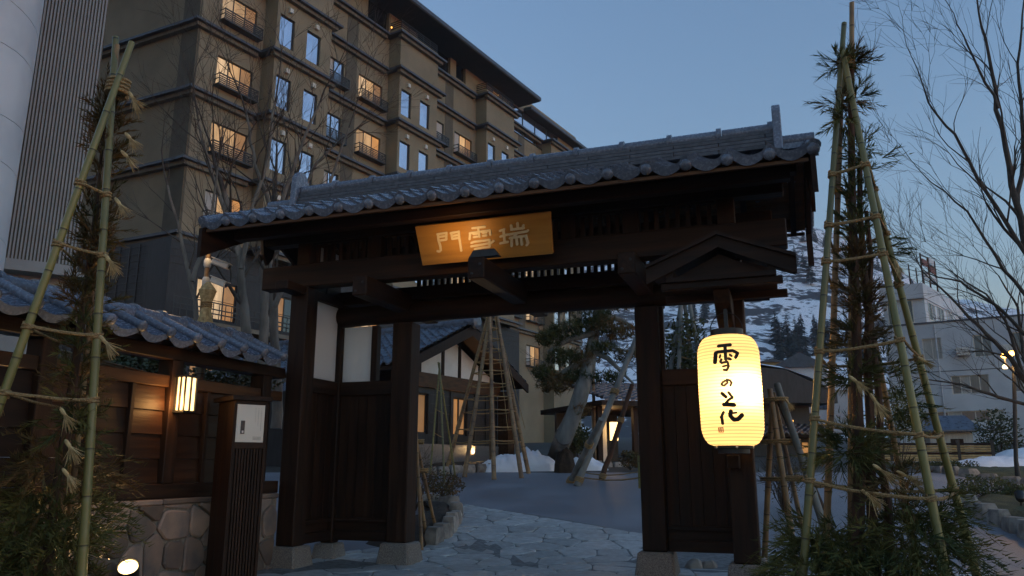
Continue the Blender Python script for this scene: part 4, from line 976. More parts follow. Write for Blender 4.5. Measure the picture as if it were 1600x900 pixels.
# ------------------------------------------------------------------ hotel
HK = dep(290, 250, 34); HF = frame(HK, 31.8); HL = frame(HK, 115.6)
hotel = thing('hotel', 'beige multi-storey hotel with lit windows, dark cornices and wide overhanging roof behind the gate', 'hotel', (HK.x, HK.y, 1.9))
PER, LV, HD = 9.87, [11.5, 15.06, 18.6, 22.15, 25.7, 28.15], [24.6, 21.1, 17.6, 14.1]
NB = 4; SEND = 40.0
bumps = [(3.85 + PER * k, 7.75 + PER * k) for k in range(NB)]
holes, wins = [], []
rngw = random.Random(6)
for k in range(NB + 1):
    for hd in HD + ([10.55] if k >= 3 else []):
        if 1.2 + PER * k + 2.15 < SEND: wins.append(('wide', 1.2 + PER * k, hd - 1.62, 0)); holes.append((1.2 + PER * k, 3.35 + PER * k, hd - 1.62, hd))
        if 8.3 + PER * k + 1.5 < SEND: wins.append(('med', 8.3 + PER * k, hd - 1.62, 0)); holes.append((8.3 + PER * k, 9.8 + PER * k, hd - 1.62, hd))
top_h = [(21.0, 22.2, 28.8, 30.45), (11.6, 13.6, 28.2, 30.6), (16.5, 20.3, 28.2, 30.6), (25.9, 26.9, 28.2, 30.5), (2.0, 7.0, 28.2, 30.6)]
mb = MB(HF); wall_holes(mb, 0, SEND, 11.5, 31.2, 0, holes + top_h); 
wall_holes(mb, 29.0, SEND, 1.5, 11.5, 0, [h for h in holes if h[3] < 11.5 and h[0] > 29])
mb.box(.25, SEND - .2, .45, 9, 1.5, 30.9); hw = mb.build('wall', 'beige', hotel)
mb = MB(HL); wall_holes(mb, -22, 0, 11.5, 31.2, 0, []); mb.build('wall', 'beige', hotel)
nh = []
for i, (a, b_) in enumerate(bumps):
    mb = MB(HF); hs = []
    for hd in HD + ([10.55] if i >= 3 else []):
        for x in (4.06, 5.95): hs.append((x + PER * i, x + PER * i + 1.0, hd - 1.75, hd)); wins.append(('narrow', x + PER * i, hd - 1.75, -.95)); nh.append((x + PER * i + .5, hd))
    zb0 = 11.5 if i < 3 else 1.5
    wall_holes(mb, a, b_, zb0, 28.15, -.95, hs); mb.poly([(a, 0, zb0), (a, -.95, zb0), (a, -.95, 28.15), (a, 0, 28.15)]); mb.poly([(b_, 0, zb0), (b_, 0, 28.15), (b_, -.95, 28.15), (b_, -.95, zb0)])
    mb.poly([(a, -.95, zb0), (b_, -.95, zb0), (b_, 0, zb0), (a, 0, zb0)]); mb.poly([(a, -.95, 28.15), (a, 0, 28.15), (b_, 0, 28.15), (b_, -.95, 28.15)]); mb.build('bay', 'beige', hotel)
# pilaster strips
for k in range(NB): MB(HF).box(9.9 + PER * k, 10.85 + PER * k, -.02, .001, 11.6, 28.1).build('pilaster', 'strip', hotel)
MB(HL).box(-1.1, -.02, -.02, .001, 11.6, 31).build('pilaster', 'strip', hotel); MB(HF).box(.02, .10, -.02, .001, 11.6, 28.1).build('pilaster', 'strip', hotel)
# cornices at every floor, stepping round the bays
def cornice(F, a, b_, t, z, ends=(0, 0)):
    MB(F).box(a - ends[0] * .25, b_ + ends[1] * .25, t - .25, t - .003, z - .20, z - .002).build('cornice', 'cornice', hotel)
    MB(F).box(a - ends[0] * .45, b_ + ends[1] * .45, t - .45, t - .002, z, z + .13).build('cornice_edge', 'ctop', hotel)
for z in LV:
    segs = []; x = 0
    for a, b_ in bumps: segs.append((x, a)); x = b_
    segs.append((x, SEND))
    for a, b_ in segs:
        if b_ > a + .3: cornice(HF, a + (.46 if a else .0), b_ - .46, 0, z, (1 if a == 0 else 0, 0))
    for a, b_ in bumps: cornice(HF, a, b_, -.95, z, (1, 1)); [MB(HF).box(x0, x1, -.947, -.003, z, z + .128).build('cornice_edge', 'ctop', hotel) for x0, x1 in ((a - .45, a - .003), (b_ + .003, b_ + .45))]
    cornice(HL, -22, -.003, 0, z)
# windows
fw = frame_mesh(2.15, 1.62, (.72, 1.45), (), .05); fn = frame_mesh(1.0, 1.75, (), (), .05); fd = frame_mesh(1.5, 1.62, (.75,), (), .05)
pw = [pane_mesh(.04, .72, 1.62), pane_mesh(.73, 1.44, 1.62), pane_mesh(1.46, 2.11, 1.62)]; pn = pane_mesh(.04, .96, 1.75); pdn = [pane_mesh(.04, .74, 1.62), pane_mesh(.76, 1.46, 1.62)]
def rail_mesh(w):
    mb = MB(); mb.box(-.12, w + .12, -.42, -.37, .46, .52)
    for z in (.02, .12, .22, .33): mb.box(-.1, w + .1, -.415, -.385, z, z + .055)
    mb.box(-.12, w + .12, -.42, 0, -.12, -.02)
    for i in range(5): x = -.1 + (w + .2) * i / 4; mb.box(x - .015, x + .015, -.418, -.385, -.02, .46)
    for x in (-.11, w + .09): mb.box(x, x + .02, -.38, -.002, .46, .50); mb.box(x, x + .02, -.38, -.002, .22, .26)
    return mb.mesh('railing', 'dark')
rw, rd = rail_mesh(2.15), rail_mesh(1.5)
for kind, s, z, t in wins:
    if kind == 'wide':
        dim = rngw.random(); ps = [(pw[0], rngw.choice(('litB', 'litA', 'curtain', 'litB'))), (pw[1], rngw.choice(('litB', 'litA', 'litA'))), (pw[2], rngw.choice(('litO', 'litD', 'litO')))]
        window(hotel, HF, s, z, t, fw, ps, [('railing', rw, None)])
    elif kind == 'narrow': window(hotel, HF, s, z, t, fn, [(pn, 'glassw')])
    else: window(hotel, HF, s, z, t, fd, [(pdn[0], rngw.choice(('curtain', 'glassw'))), (pdn[1], rngw.choice(('glassw', 'curtain', 'glassb')))], [('railing', rd, None)])
vm = MB().box(-.11, .11, -.16, -.002, 0, .24).mesh('vent_hood', 'panel')
for s, hd in nh: inst('vent_hood', vm, HF @ Matrix.Translation((s + .1, -.95, hd + .28)), hotel)
# roof terrace floor: parapets with rails on the bays, deep dark openings, planting, little lamps
for i, (a, b_) in enumerate(bumps[:3]):
    MB(HF).box(a, b_, -.95, -.80, 28.285, 28.75).build('parapet', 'beige', hotel); MB(HF).box(a, a + .14, -.797, 0, 28.285, 28.75).build('parapet', 'beige', hotel)
    mb = MB(HF)
    for z in (28.85, 29.0, 29.15, 29.3): mb.box(a + .02, b_ - .05, -.92, -.88, z, z + .05); mb.box(a + .02, a + .06, -.87, 0, z, z + .05)
    for j in range(6): x = a + .05 + (b_ - a - .2) * j / 5; mb.box(x, x + .04, -.93, -.885, 28.75, 29.35)
    mb.build('terrace_railing', 'dark', hotel)
for a, b_, c, d in top_h:
    w = MB(HF).box(a + .03, b_ - .03, .20, .24, c + .02, d - .02).build('recess_glazing', 'glassd', hotel)
for s, z, t in ((13.45, 28.75, -.35), (26.4, 29.6, -.1), (2.6, 28.8, -.3)):
    MB(HF).lathe([(.03, 0), (.045, .04), (.03, .09)], (s, t, z), 8).build('terrace_lamp', 'bulb', hotel, smooth=True)
MB(HF).box(26.0, 26.8, .15, .19, 28.3, 30.4).build('lit_pane', 'litD', hotel)
# main roof and the lower far roof
def hip(F, s0, s1, t0, t1, z, rise, nm='roof', th=.28):
    mb = MB(F); m_ = (t0 + t1) / 2; i_ = (t1 - t0) / 2
    b_ = [(s0, t0, z), (s1, t0, z), (s1, t1, z), (s0, t1, z)]; u = [(p[0], p[1], z + th) for p in b_]; r0, r1 = (s0 + i_ * .5, m_, z + rise), (s1 - i_ * .5, m_, z + rise)
    mb.poly(b_[::-1])
    for i in range(4): mb.poly([b_[i], b_[(i + 1) % 4], u[(i + 1) % 4], u[i]])
    mb.poly([u[0], u[1], r1, r0]); mb.poly([u[1], u[2], r1]); mb.poly([u[2], u[3], r0, r1]); mb.poly([u[3], u[0], r0])
    return mb.build(nm, 'soff2', hotel)
hip(HF, -2.2, 29.8, -2.0, 14, 30.05, 3.2); MB(HF).box(-2.26, 29.86, -2.06, -1.98, 30.12, 30.40).build('roof_edge', 'ctop', hotel)
hip(HF, 30.5, 41.5, -.75, 11, 29.95, 2.6); MB(HF).box(30.4, 41.6, -.82, -.74, 30.0, 30.24).build('roof_edge', 'ctop', hotel)
gl = frame_mesh(8.0, 2.3, (2.0, 4.0, 6.0), (), .08, .06)
window(hotel, HF, 28.3, 27.6, -.14, gl, [(pane_mesh(.08 + 2 * i, 1.92 + 2 * i, 2.3), 'glassw') for i in range(4)])
# dark boarded base storeys below
base = MB(HF); wall_holes(base, -.6, 29.0, 1.2, 11.28, -.45, [(.9, 3.1, 7.9, 9.7), (5.2, 7.0, 7.9, 9.7), (11, 13.2, 7.9, 9.7), (.9, 3.1, 4.2, 6.2)]); base.poly([(-.6, -.45, 1.2), (-.6, 3, 1.2), (-.6, 3, 11.28), (-.6, -.45, 11.28)][::-1]); base.build('base_wall', 'siding', hotel)
MB(HL).box(-22, .3, -.45, -.25, 1.2, 11.28).build('base_wall', 'siding', hotel)
mb = MB(HF)
for i in range(30): mb.box(-.62, 29, -.475, -.452, 1.5 + .33 * i, 1.53 + .33 * i) if not (7.7 < 1.5 + .33 * i < 9.8 or 4.1 < 1.5 + .33 * i < 6.3) else None
mb.build('siding_battens', 'dark', hotel, kind='stuff')
mb = MB(HL)
for i in range(30): mb.box(-22, .3, -.475, -.452, 1.5 + .33 * i, 1.53 + .33 * i)
for i in range(34): mb.box(-22 + .65 * i, -21.95 + .65 * i, -.485, -.453, 1.5, 11.2)
mb.build('siding_battens', 'dark', hotel, kind='stuff')
f2 = frame_mesh(2.2, 1.8, (.75, 1.5), (.9,), .06); p2 = [pane_mesh(.04, .73, 1.8), pane_mesh(.77, 1.48, 1.8), pane_mesh(1.52, 2.16, 1.8)]
for s, z, ms in ((.9, 7.9, ('litB', 'litB', 'litO')), (11, 7.9, ('litA', 'litB', 'litO')), (.9, 4.2, ('litD', 'litO', 'litD'))): window(hotel, HF, s, z, -.45, f2, list(zip(p2, ms)))
window(hotel, HF, 5.2, 7.9, -.45, frame_mesh(1.8, 1.8, (.9,), (.9,), .06), [(pane_mesh(.04, .88, 1.8), 'litD'), (pane_mesh(.92, 1.76, 1.8), 'glassd')])
MB(HF).box(-.9, 12, -1.5, -.48, 7.35, 7.55).build('balcony_slab', 'cornice', hotel)
mb = MB(HF)
for z in (7.9, 8.1, 8.4): mb.box(-.9, 12, -1.48, -1.44, z, z + .05)
for i in range(40): mb.box(-.9 + .33 * i, -.87 + .33 * i, -1.47, -1.445, 7.552, 8.4)
mb.build('balcony_railing', 'dark', hotel)
w = MB(HL).box(-5.2, -4.5, -.50, -.455, 7.6, 9.2).build('lit_pane', 'litO', hotel)
# terrace greenery
# ------------------------------------------------------------------ ribbed building and white tower on the left
RK = dep(145, 250, 27); RF = frame(RK, 58)
rb = thing('ribbed_building', 'grey building with vertical ribbed cladding at the left edge, raised over a louvred storey', 'building', (RK.x, RK.y, 1.5))
MB(RF).box(-6, -.13, .05, 4, 8.25, 40).build('wall', 'strip', rb)  # backing coloured dark so the gaps between the ribs read as shaded
mb = MB(RF); n = 54
for i in range(n): x = -5.98 + 5.85 * i / n; mb.box(x + .012, x + .070, 0, .052, 8.25, 40)
mb.build('cladding_ribs', 'rib', rb, kind='stuff')
MB(RF).box(-6, -.05, -.06, 4.02, 7.95, 8.249).build('fascia', 'rib', rb)
MB(RF).box(-6, .25, -.45, 4.02, 7.78, 7.949).build('soffit_ledge', 'rib', rb)
MB(RF).box(-6, -.4, .3, 4, 1.3, 7.779).build('lower_wall', 'rib', rb)
for i in range(7): MB(RF).box(-5.9 + .8 * i, -5.82 + .8 * i, .17, .299, 6.4, 7.7).build('louvre_post', 'rib', rb)
for i in range(5): MB(RF).box(-5.9, -.5, .2, .24, 6.5 + .25 * i, 6.58 + .25 * i).build('louvre', 'rib', rb)
TD = dep(-158, 300, 19.5); tc = V((TD.x, TD.y, 0)); tr_ = 2.55
tw = thing('white_tower', 'smooth white round tower of stacked panels at the far left edge of the picture', 'tower', (tc.x, tc.y, 1.5))
cyl_edge = dep(40, 200, 20)
zj = [1.2, 7.2, 9.3, 10.5, 12.3, 13.6, 15.6, 18.5, 22]
MB().lathe([(tr_ - .05, 1.2), (tr_ - .05, 22)], tc, 40).build('core', 'curtain', tw)
for i, (a, b_) in enumerate(zip(zj, zj[1:])):
    mb = MB(); n = 40; k = 0
    for z, ph in ((a + .004, i), (a + .010, i), (b_ - .010, i + 1), (b_ - .004, i + 1)):
        for j in range(n):
            an = 2 * pi * j / n; r = tr_ - (.02 if z in (a + .004, b_ - .004) else 0) + .012 * sin(3 * an + ph); mb.pt((tc.x + r * cos(an), tc.y + r * sin(an), z + .10 * sin(2 * an + ph * 1.7)))
    for q in range(3):
        for j in range(n): mb.f.append((q * n + j, q * n + (j + 1) % n, (q + 1) * n + (j + 1) % n, (q + 1) * n + j))
    mb.build('wall_panel', 'whitewall', tw, smooth=True)
# ------------------------------------------------------------------ tiled reception houses behind the gate
def far_tiles(F, parent, s0, s1, y0, y1, z0, z1, px_=.30, rows=None):
    # rows of real rolls and pans on a slope running in local x (eave at s0,z0 -> ridge at s1,z1), along y
    L = hypot(s1 - s0, z1 - z0); n = max(4, round(L / .30)); mb = MB(F); rng2 = random.Random(9)
    m_ = int((y1 - y0) / px_)
    for r in range(n):
        a, b_ = r / n, (r + 1) / n
        for c in range(m_):
            y = y0 + (y1 - y0) * c / m_; w = (y1 - y0) / m_
            xa, za, xb, zb_ = s0 + (s1 - s0) * a, z0 + (z1 - z0) * a, s0 + (s1 - s0) * b_, z0 + (z1 - z0) * b_
            pr_ = ((0, .07), (.2, .06), (.45, -.01), (.75, -.01), (1, .07)); k = len(mb.v); j = rng2.uniform(-.008, .008)
            for u, h in pr_: mb.pt((xa, y + w * u, za + h + .045 + j)); mb.pt((xb, y + w * u, zb_ + h + j)); 
            for u, h in pr_: mb.pt((xa, y + w * u, za + h - .01))
            for q in range(4): mb.f.append((k + 2 * q, k + 2 * q + 1, k + 2 * q + 3, k + 2 * q + 2)); mb.f.append((k + 10 + q, k + 2 * q, k + 2 * q + 2, k + 11 + q))
    return mb.build('roof_tiles', 'tile2', parent, kind='stuff')
def tiled_house(F, label, hw_, z_e, z_r, length, zg, over=.7):
    o = F @ V((0, 0, zg)); t = thing('reception_house', label, 'house', o, 'low tiled houses in the courtyard')
    xw = hw_ - over
    for s in (-1, 1):
        MB(F).prism([(0, 0, z_r - .06), (s * hw_, 0, z_e - .06), (s * hw_, 0, z_e - .16), (0, 0, z_r - .16)], (0, length, 0)).build('roof_deck', 'wx', t)
        far_tiles(F, t, s * hw_, 0, -.02, length, z_e, z_r)
        MB(F).prism([(0, -.08, z_r - .02), (s * (hw_ + .05), -.08, z_e - .02), (s * (hw_ + .05), -.08, z_e - .30), (0, -.08, z_r - .34)], (0, .07, 0)).build('barge_board', 'wx', t)
    MB(F).tube([(0, -.15, z_r + .10), (0, length, z_r + .10)], .13, 10).build('ridge', 'tile2', t, smooth=True); MB(F).box(-.12, .12, -.1, length, z_r - .02, z_r + .06).build('ridge_course', 'tile2', t)
    MB(F).lathe([(.22, 0), (.22, .1), (.12, .14)], (0, -.15, z_r + .08), 12, (0, -1, 0)).build('ridge_end_tile', 'tile2', t)
    return t, xw
A0 = dep(736, 508, 24); AF = frame(A0, 31.8)
h1, xw = tiled_house(AF, 'dark boarded house with white plaster gable and tiled roof behind the roped pole cone', 3.32, 4.05, 5.59, 9, 1.3)
y0 = .75
mb = MB(AF); wall_holes(mb, -xw, xw, 1.95, 3.6, y0, [(-2.2, -1.08, 2.24, 3.42), (.18, .95, 2.24, 3.42)]); mb.poly([(-xw, y0, 1.2), (-xw, 9, 1.2), (-xw, 9, 3.6), (-xw, y0, 3.6)][::-1]); mb.poly([(xw, y0, 1.2), (xw, 9, 1.2), (xw, 9, 3.6), (xw, y0, 3.6)]); mb.build('wall', 'siding', h1)
mb = MB(AF)
for i in range(6): mb.box(-xw, -2.25, y0 - .02, y0 - .003, 2.05 + .27 * i, 2.08 + .27 * i); mb.box(-1.03, .13, y0 - .02, y0 - .003, 2.05 + .27 * i, 2.08 + .27 * i); mb.box(1.0, xw, y0 - .02, y0 - .003, 2.05 + .27 * i, 2.08 + .27 * i)
for i in range(9): 
    x = -xw + .65 * i
    if not (-2.26 < x < -1.02 or .12 < x < 1.0): mb.box(x, x + .05, y0 - .045, y0 - .022, 1.96, 3.58)
mb.build('siding_battens', 'dark', h1, kind='stuff')
MB(AF).box(-xw - .05, xw + .05, y0 - .08, y0 + .3, 1.0, 1.948).build('foundation', 'granite', h1)
MB(AF).box(-xw - .1, xw + .1, y0 - .1, y0 + .1, 3.602, 4.02).build('tie_beam', 'bamboo2' if False else 'cap', h1)
pz = lambda x: 5.59 - .46 * abs(x) - .36
for a, b_ in ((-2.55, -1.62), (-1.54, -.48), (-.40, .40), (.48, 1.54), (1.62, 2.55)):
    MB(AF).prism([(a, y0, 4.022), (b_, y0, 4.022), (b_, y0, pz(b_))] + ([(0, y0, pz(0))] if a < 0 < b_ else []) + [(a, y0, pz(a))], (0, .05, 0)).build('plaster_panel', 'plaster', h1)
for x in (-1.58, -.44, .44, 1.58): MB(AF).box(x - .06, x + .06, y0 - .04, y0 + .05, 4.022, pz(x)).build('gable_post', 'wz', h1)
for s, w in ((-2.2, 1.12), (.18, .77)):
    fm = frame_mesh(w, 1.18, (w / 2,), (), .05); window(h1, AF, s, 2.24, y0, fm, [(pane_mesh(.03, w / 2 - .01, 1.18), 'litO'), (pane_mesh(w / 2 + .01, w - .03, 1.18), 'litD')])
MB(AF).box(2.65, 3.05, .3, .7, 1.2, 3.76).build('porch_post', 'cap', h1)
B_ = dep(812, 558, 29); BF = frame(AF @ V((5.2, 5.5, 0)), 31.8)
h2, xw = tiled_house(BF, 'lower tiled wing with dark lattice porch between the pole cone and the pine', 2.4, 4.2, 5.35, 7, 1.6)
MB(BF).box(-xw, xw, .6, 7, 1.4, 4.1).build('wall', 'siding', h2)
MB(BF).box(-xw - .02, xw + .02, .57, .595, 3.3, 4.1).build('lintel', 'cap', h2)
lm = MB().box(0, .05, 0, .04, 0, 1.6).mesh('lattice_slat', 'cap')
for i in range(14): inst('lattice_slat', lm, BF @ Matrix.Translation((-1.5 + .23 * i, .555, 1.65)), h2)
# ------------------------------------------------------------------ entrance canopy to the right of the pine
CK = dep(905, 640, 25); CF = frame(CK, 70)
cn = thing('entrance_canopy', 'dark open entrance canopy with a warm lit wall seen beside the right gate post', 'canopy', (CK.x, CK.y, 1.4))
far_tiles(frame(CK, 70) @ Matrix.Rotation(pi / 2, 4, 'Z'), cn, -1.0, 2.6, -5.5, -.35, 3.3, 4.2)
MB(CF).box(.3, 5.5, -1.0, 4, 3.14, 3.30).build('roof_deck', 'wx', cn)
for x in (.35, 1.6, 4.6): MB(CF).box(x, x + .16, -.6, -.44, 1.3, 3.138).build('post', 'wz', cn)
MB(CF).box(1.05, 1.55, 1.2, 1.3, 1.3, 3.13).build('lit_wall', 'plaster', cn); MB(CF).box(.3, 1.04, 2.6, 2.7, 1.3, 3.13).build('back_wall', 'siding', cn); MB(CF).box(2.1, 2.7, 2.6, 2.7, 1.3, 3.13).build('back_wall', 'siding', cn)
MB(CF).box(1.62, 1.85, .95, 1.1, 2.15, 2.75).build('wall_lamp', 'lampw', cn)
lamp('canopy_light', CF @ V((1.25, .45, 2.9)), 3.5, (1, .6, .28), .1, parent=cn)
# ------------------------------------------------------------------ porte-cochere roof with snow, right of the gate
EK = dep(1245, 620, 31); EF = frame(EK, 80)
pc = thing('snowy_roofed_house', 'dark low house with thick snow on its roof behind the lantern gate', 'house', (EK.x, EK.y, 1.5))
mb = MB(EF); mb.prism([(-3.2, 0, 3.75), (1.75, 0, 3.75), (1.75, 0, 4.15), (-.4, 0, 5.05), (-1.4, 0, 5.1), (-3.2, 0, 4.6)], (0, 5, 0)); mb.build('roof', 'siding', pc)
mb = MB(EF); P_ = [(-3.1, 4.70), (-1.4, 5.26), (-.4, 5.20), (.7, 4.78), (1.5, 4.42), (1.62, 4.26)]
for y in (.05, .4, 2.5, 5): 
    for x, z in P_: mb.pt((x, y, z + (.05 if y > .1 else -.06) + .04 * sin(x * 3 + y)))
for q in range(3):
    for i in range(5): mb.f.append((q * 6 + i, q * 6 + i + 1, q * 6 + 7 + i, q * 6 + 6 + i))
mb.build('roof_snow', 'snow', pc, smooth=2)
MB(EF).box(-3, 1.2, 1.2, 5, 1.3, 3.748).build('wall', 'siding', pc); MB(EF).box(-3.1, 1.5, .35, 1.6, 2.45, 2.54).build('lower_roof_deck', 'wx', pc)
far_tiles(EF @ Matrix.Rotation(pi / 2, 4, 'Z'), pc, .25, 1.2, -1.5, 3.1, 2.55, 2.95, .26)
for x in (-.1, .18): MB(EF).lathe([(.03, 0), (.05, .03), (.03, .07)], (x, .8, 3.05), 8).build('lamp_bulb', 'bulb', pc)
MB(EF).box(.75, .98, 1.16, 1.198, 1.75, 2.25).build('lit_pane', 'litO', pc)
# ------------------------------------------------------------------ white office building
OK = dep(1441, 508, 55); OF = frame(OK, 122)
ob = thing('office_building', 'pale flat-roofed office building with dark windows and a penthouse at the right', 'office building', (OK.x, OK.y, 2))
wo = [(-.15, 1.05, 8.63, 10.15), (2.98, 4.06, 8.63, 10.15), (1.36, 3.62, 6.15, 7.42), (5.2, 6.4, 8.63, 10.15), (5.0, 7.2, 6.15, 7.42), (-.7, 4.2, 4.3, 5.0)]
mb = MB(OF); wall_holes(mb, -2.55, 11, 1.5, 11.2, 0, wo); mb.poly([(-2.55, 0, 1.5), (-2.55, 9, 1.5), (-2.55, 9, 11.2), (-2.55, 0, 11.2)][::-1]); mb.poly([(-2.55, 0, 11.19), (11, 0, 11.19), (11, 9, 11.19), (-2.55, 9, 11.19)]); mb.build('wall', 'whitewall', ob)
MB(OF).box(-2.6, 11, -.06, .2, 11.2, 11.32).build('parapet_cap', 'ctop', ob); MB(OF).box(-2.55, 11, -.02, -.002, 7.75, 7.80).build('string_course', 'ctop', ob)
for a, b_, c, d in wo:
    n = 2 if b_ - a < 2 else (4 if b_ - a < 3 else 6); W = (b_ - a)
    fm = frame_mesh(W, d - c, [W * i / n for i in range(1, n)], (), .06, .05, m_='steel'); window(ob, OF, a, c, .02, fm, [(pane_mesh(W * i / n + .03, W * (i + 1) / n - .03, d - c), rngw.choice(('glassb', 'glassb', 'curtain'))) for i in range(n)])
q0, q1, q2 = OF @ V((-2.4, .02, 0)), OF @ V((.31, .02, 0)), dep(1500, 478, 62.6); q2.z = 0; q3 = q2 + (q0 - q1)
mb = MB(); mb.prism([p + V((0, 0, 11.32)) for p in (q0, q1, q2, q3)], (0, 0, 1.75)); mb.build('penthouse', 'whitewall', ob)
cxy = (q0 + q1 + q2 + q3) / 4
mb = MB(); mb.prism([cxy + (p - cxy) * 1.06 + V((0, 0, 13.07)) for p in (q0, q1, q2, q3)], (0, 0, 1.08)); mb.build('penthouse_roof', 'whitewall', ob)
for a, b_ in ((.25, .85), (1.35, 1.95)):
    fm = frame_mesh(b_ - a, 1.7, (), (), .06, .05, m_='steel'); window(ob, OF, -2.4 + a, 11.34, -.12, fm, [(pane_mesh(.05, b_ - a - .05, 1.7), 'glassd')])
pd = (q2 - q1); PF = Matrix(((pd.normalized().x, -pd.normalized().y, 0, q1.x), (pd.normalized().y, pd.normalized().x, 0, q1.y), (0, 0, 1, 0), (0, 0, 0, 1)))
for a in (.8, 3.2, 5.8):
    fm = frame_mesh(1.7, 1.35, (.85,), (), .06, .05, m_='steel'); window(ob, PF, a, 11.6, -.12, fm, [(pane_mesh(.05, .83, 1.35), 'glassd'), (pane_mesh(.87, 1.65, 1.35), 'glassb')])
for x in (-2.3, .75): MB(OF).tube([(x, -.10, 2.0), (x, -.10, 11.1)], .05, 6).build('drain_pipe', 'whitewall', ob)
for x in (1.9, 4.5): MB(OF).box(x, x + .8, -.45, -.06, 8.75, 9.3).build('air_conditioner', 'steel', ob, bevel=.03)
sg = thing('roof_sign', 'rusty lattice sign frame with faded panels standing on the office roof', 'sign', OF @ V((.3, 3, 14.2)))
SF = frame(OF @ V((.3, 2.0, 0)), 45)
for x in (0, 1.6, 3.2): MB(SF).box(x, x + .10, 0, .10, 14.15, 16.9).build('post', 'cap', sg); MB(SF).box(x, x + .08, .9, .98, 14.15, 16.2).build('strut', 'cap', sg)
for z in (14.9, 15.6, 16.3, 16.8): MB(SF).box(0, 3.3, .02, .08, z, z + .06).build('cross_bar', 'cap', sg)
for i, (a, c, mt) in enumerate(((.1, 15.0, 'whitewall'), (1.75, 15.7, 'faded'), (.15, 16.0, 'faded'), (1.8, 14.95, 'whitewall'), (1.7, 16.35, 'whitewall'))): MB(SF).box(a, a + 1.1, -.05, .015, c, c + .5).build('panel', mt, sg)
# ------------------------------------------------------------------ kiosk, bamboo fence, stone retaining wall
KK = dep(1500, 690, 34); KF = frame(KK, 100); zk = gz(KK.x, KK.y)
ks = thing('garden_shed', 'small shed with a blue-black hipped roof behind the bamboo fence', 'shed', (KK.x, KK.y, zk))
mb = MB(KF); zt_ = 2.75; mb.prism([(-1.5, -.5, zt_), (.75, -.5, zt_), (.75, 1.5, zt_), (-1.5, 1.5, zt_)], (0, 0, .06)); 
k = len(mb.v); mb.v += [(-1.5, -.5, zt_ + .06), (.75, -.5, zt_ + .06), (.75, 1.5, zt_ + .06), (-1.5, 1.5, zt_ + .06), (-1.2, .5, zt_ + .72), (.5, .5, zt_ + .72)]; mb.f += [(k, k + 1, k + 5, k + 4), (k + 1, k + 2, k + 5), (k + 2, k + 3, k + 4, k + 5), (k + 3, k, k + 4)]; mb.build('roof', 'tile2', ks)
MB(KF).box(-1.2, .5, -.1, 1.2, zk - .3, zt_ - .002).build('wall', 'curtain', ks); MB(KF).box(-.4, .1, -.12, -.103, zk, zt_ - .3).build('door', 'wz', ks)
fa, fb = dep(1338, 690, 27), dep(1549, 691, 27); fa.z = fb.z = 0; fd_ = (fb - fa).normalized()
bf = thing('bamboo_fence', 'low yellowish bamboo fence with dark posts along the far side of the road', 'fence', ((fa + fb) / 2))
L = (fb - fa).length
for i in range(5): p = fa + fd_ * (L * i / 4); MB().box(p.x - .05, p.x + .05, p.y - .05, p.y + .05, 1.0, 2.18).build('post', 'dark', bf)
for k in range(8): z = 1.50 + .078 * k; MB().tube([fa + V((0, 0, z)), fb + V((0, 0, z))], .036, 6).build('bamboo_rail', 'fence' if k not in (3, 7) else 'wx', bf, smooth=True)
rw_ = thing('retaining_wall', 'low grey stone retaining wall under the bamboo fence', 'wall', ((fa + fb) / 2 + V((0, 0, .9))))
rng = random.Random(12); x = 0
nrmf = V((fd_.y, -fd_.x, 0))
while x < L:
    l = rng.uniform(.5, .9); p = fa + fd_ * (x + l / 2) + nrmf * .15; MB().obox((p.x, p.y, 1.13), fd_ * (l / 2 - .01), nrmf * .2, (0, 0, .34)).build('stone_block', 'kerb', rw_, bevel=.03); x += l
# ------------------------------------------------------------------ houses on the far slope
def far_house(px, py, D_, w, h, d, rf, wm, rm, label, ang=100):
    p = dep(px, py, D_); F = frame(p, ang); t = thing('far_house', label, 'house', p, 'small houses on the snowy slope'); z = p.z - h
    MB(F).box(-w / 2, w / 2, 0, d, z, p.z).build('wall', wm, t)
    mb = MB(F); mb.prism([(-w / 2 - .4, -.4, p.z), (w / 2 + .4, -.4, p.z), (0, -.4, p.z + rf)], (0, d + .8, 0)); mb.build('roof', rm, t)
    fm = frame_mesh(1.2, 1.2, (.6,), (), .08, .06); window(t, F, -w * .3, p.z - 1.8, -.14, fm, [(pane_mesh(.05, .58, 1.2), 'glassb'), (pane_mesh(.62, 1.15, 1.2), 'glassb')])
    return t
far_house(1250, 574, 85, 5.5, 5, 6, 1.6, 'whitewall', 'ctop', 'pale gabled house on the snowy slope above the dark roof')
far_house(1206, 566, 105, 2.6, 6, 4, .5, 'yellow', 'ctop', 'narrow yellow house on the snowy slope beside the gate post')
far_house(1300, 610, 75, 5, 4, 5, 1.2, 'whitewall', 'snow', 'pale house with snow on its roof between the bamboo poles')

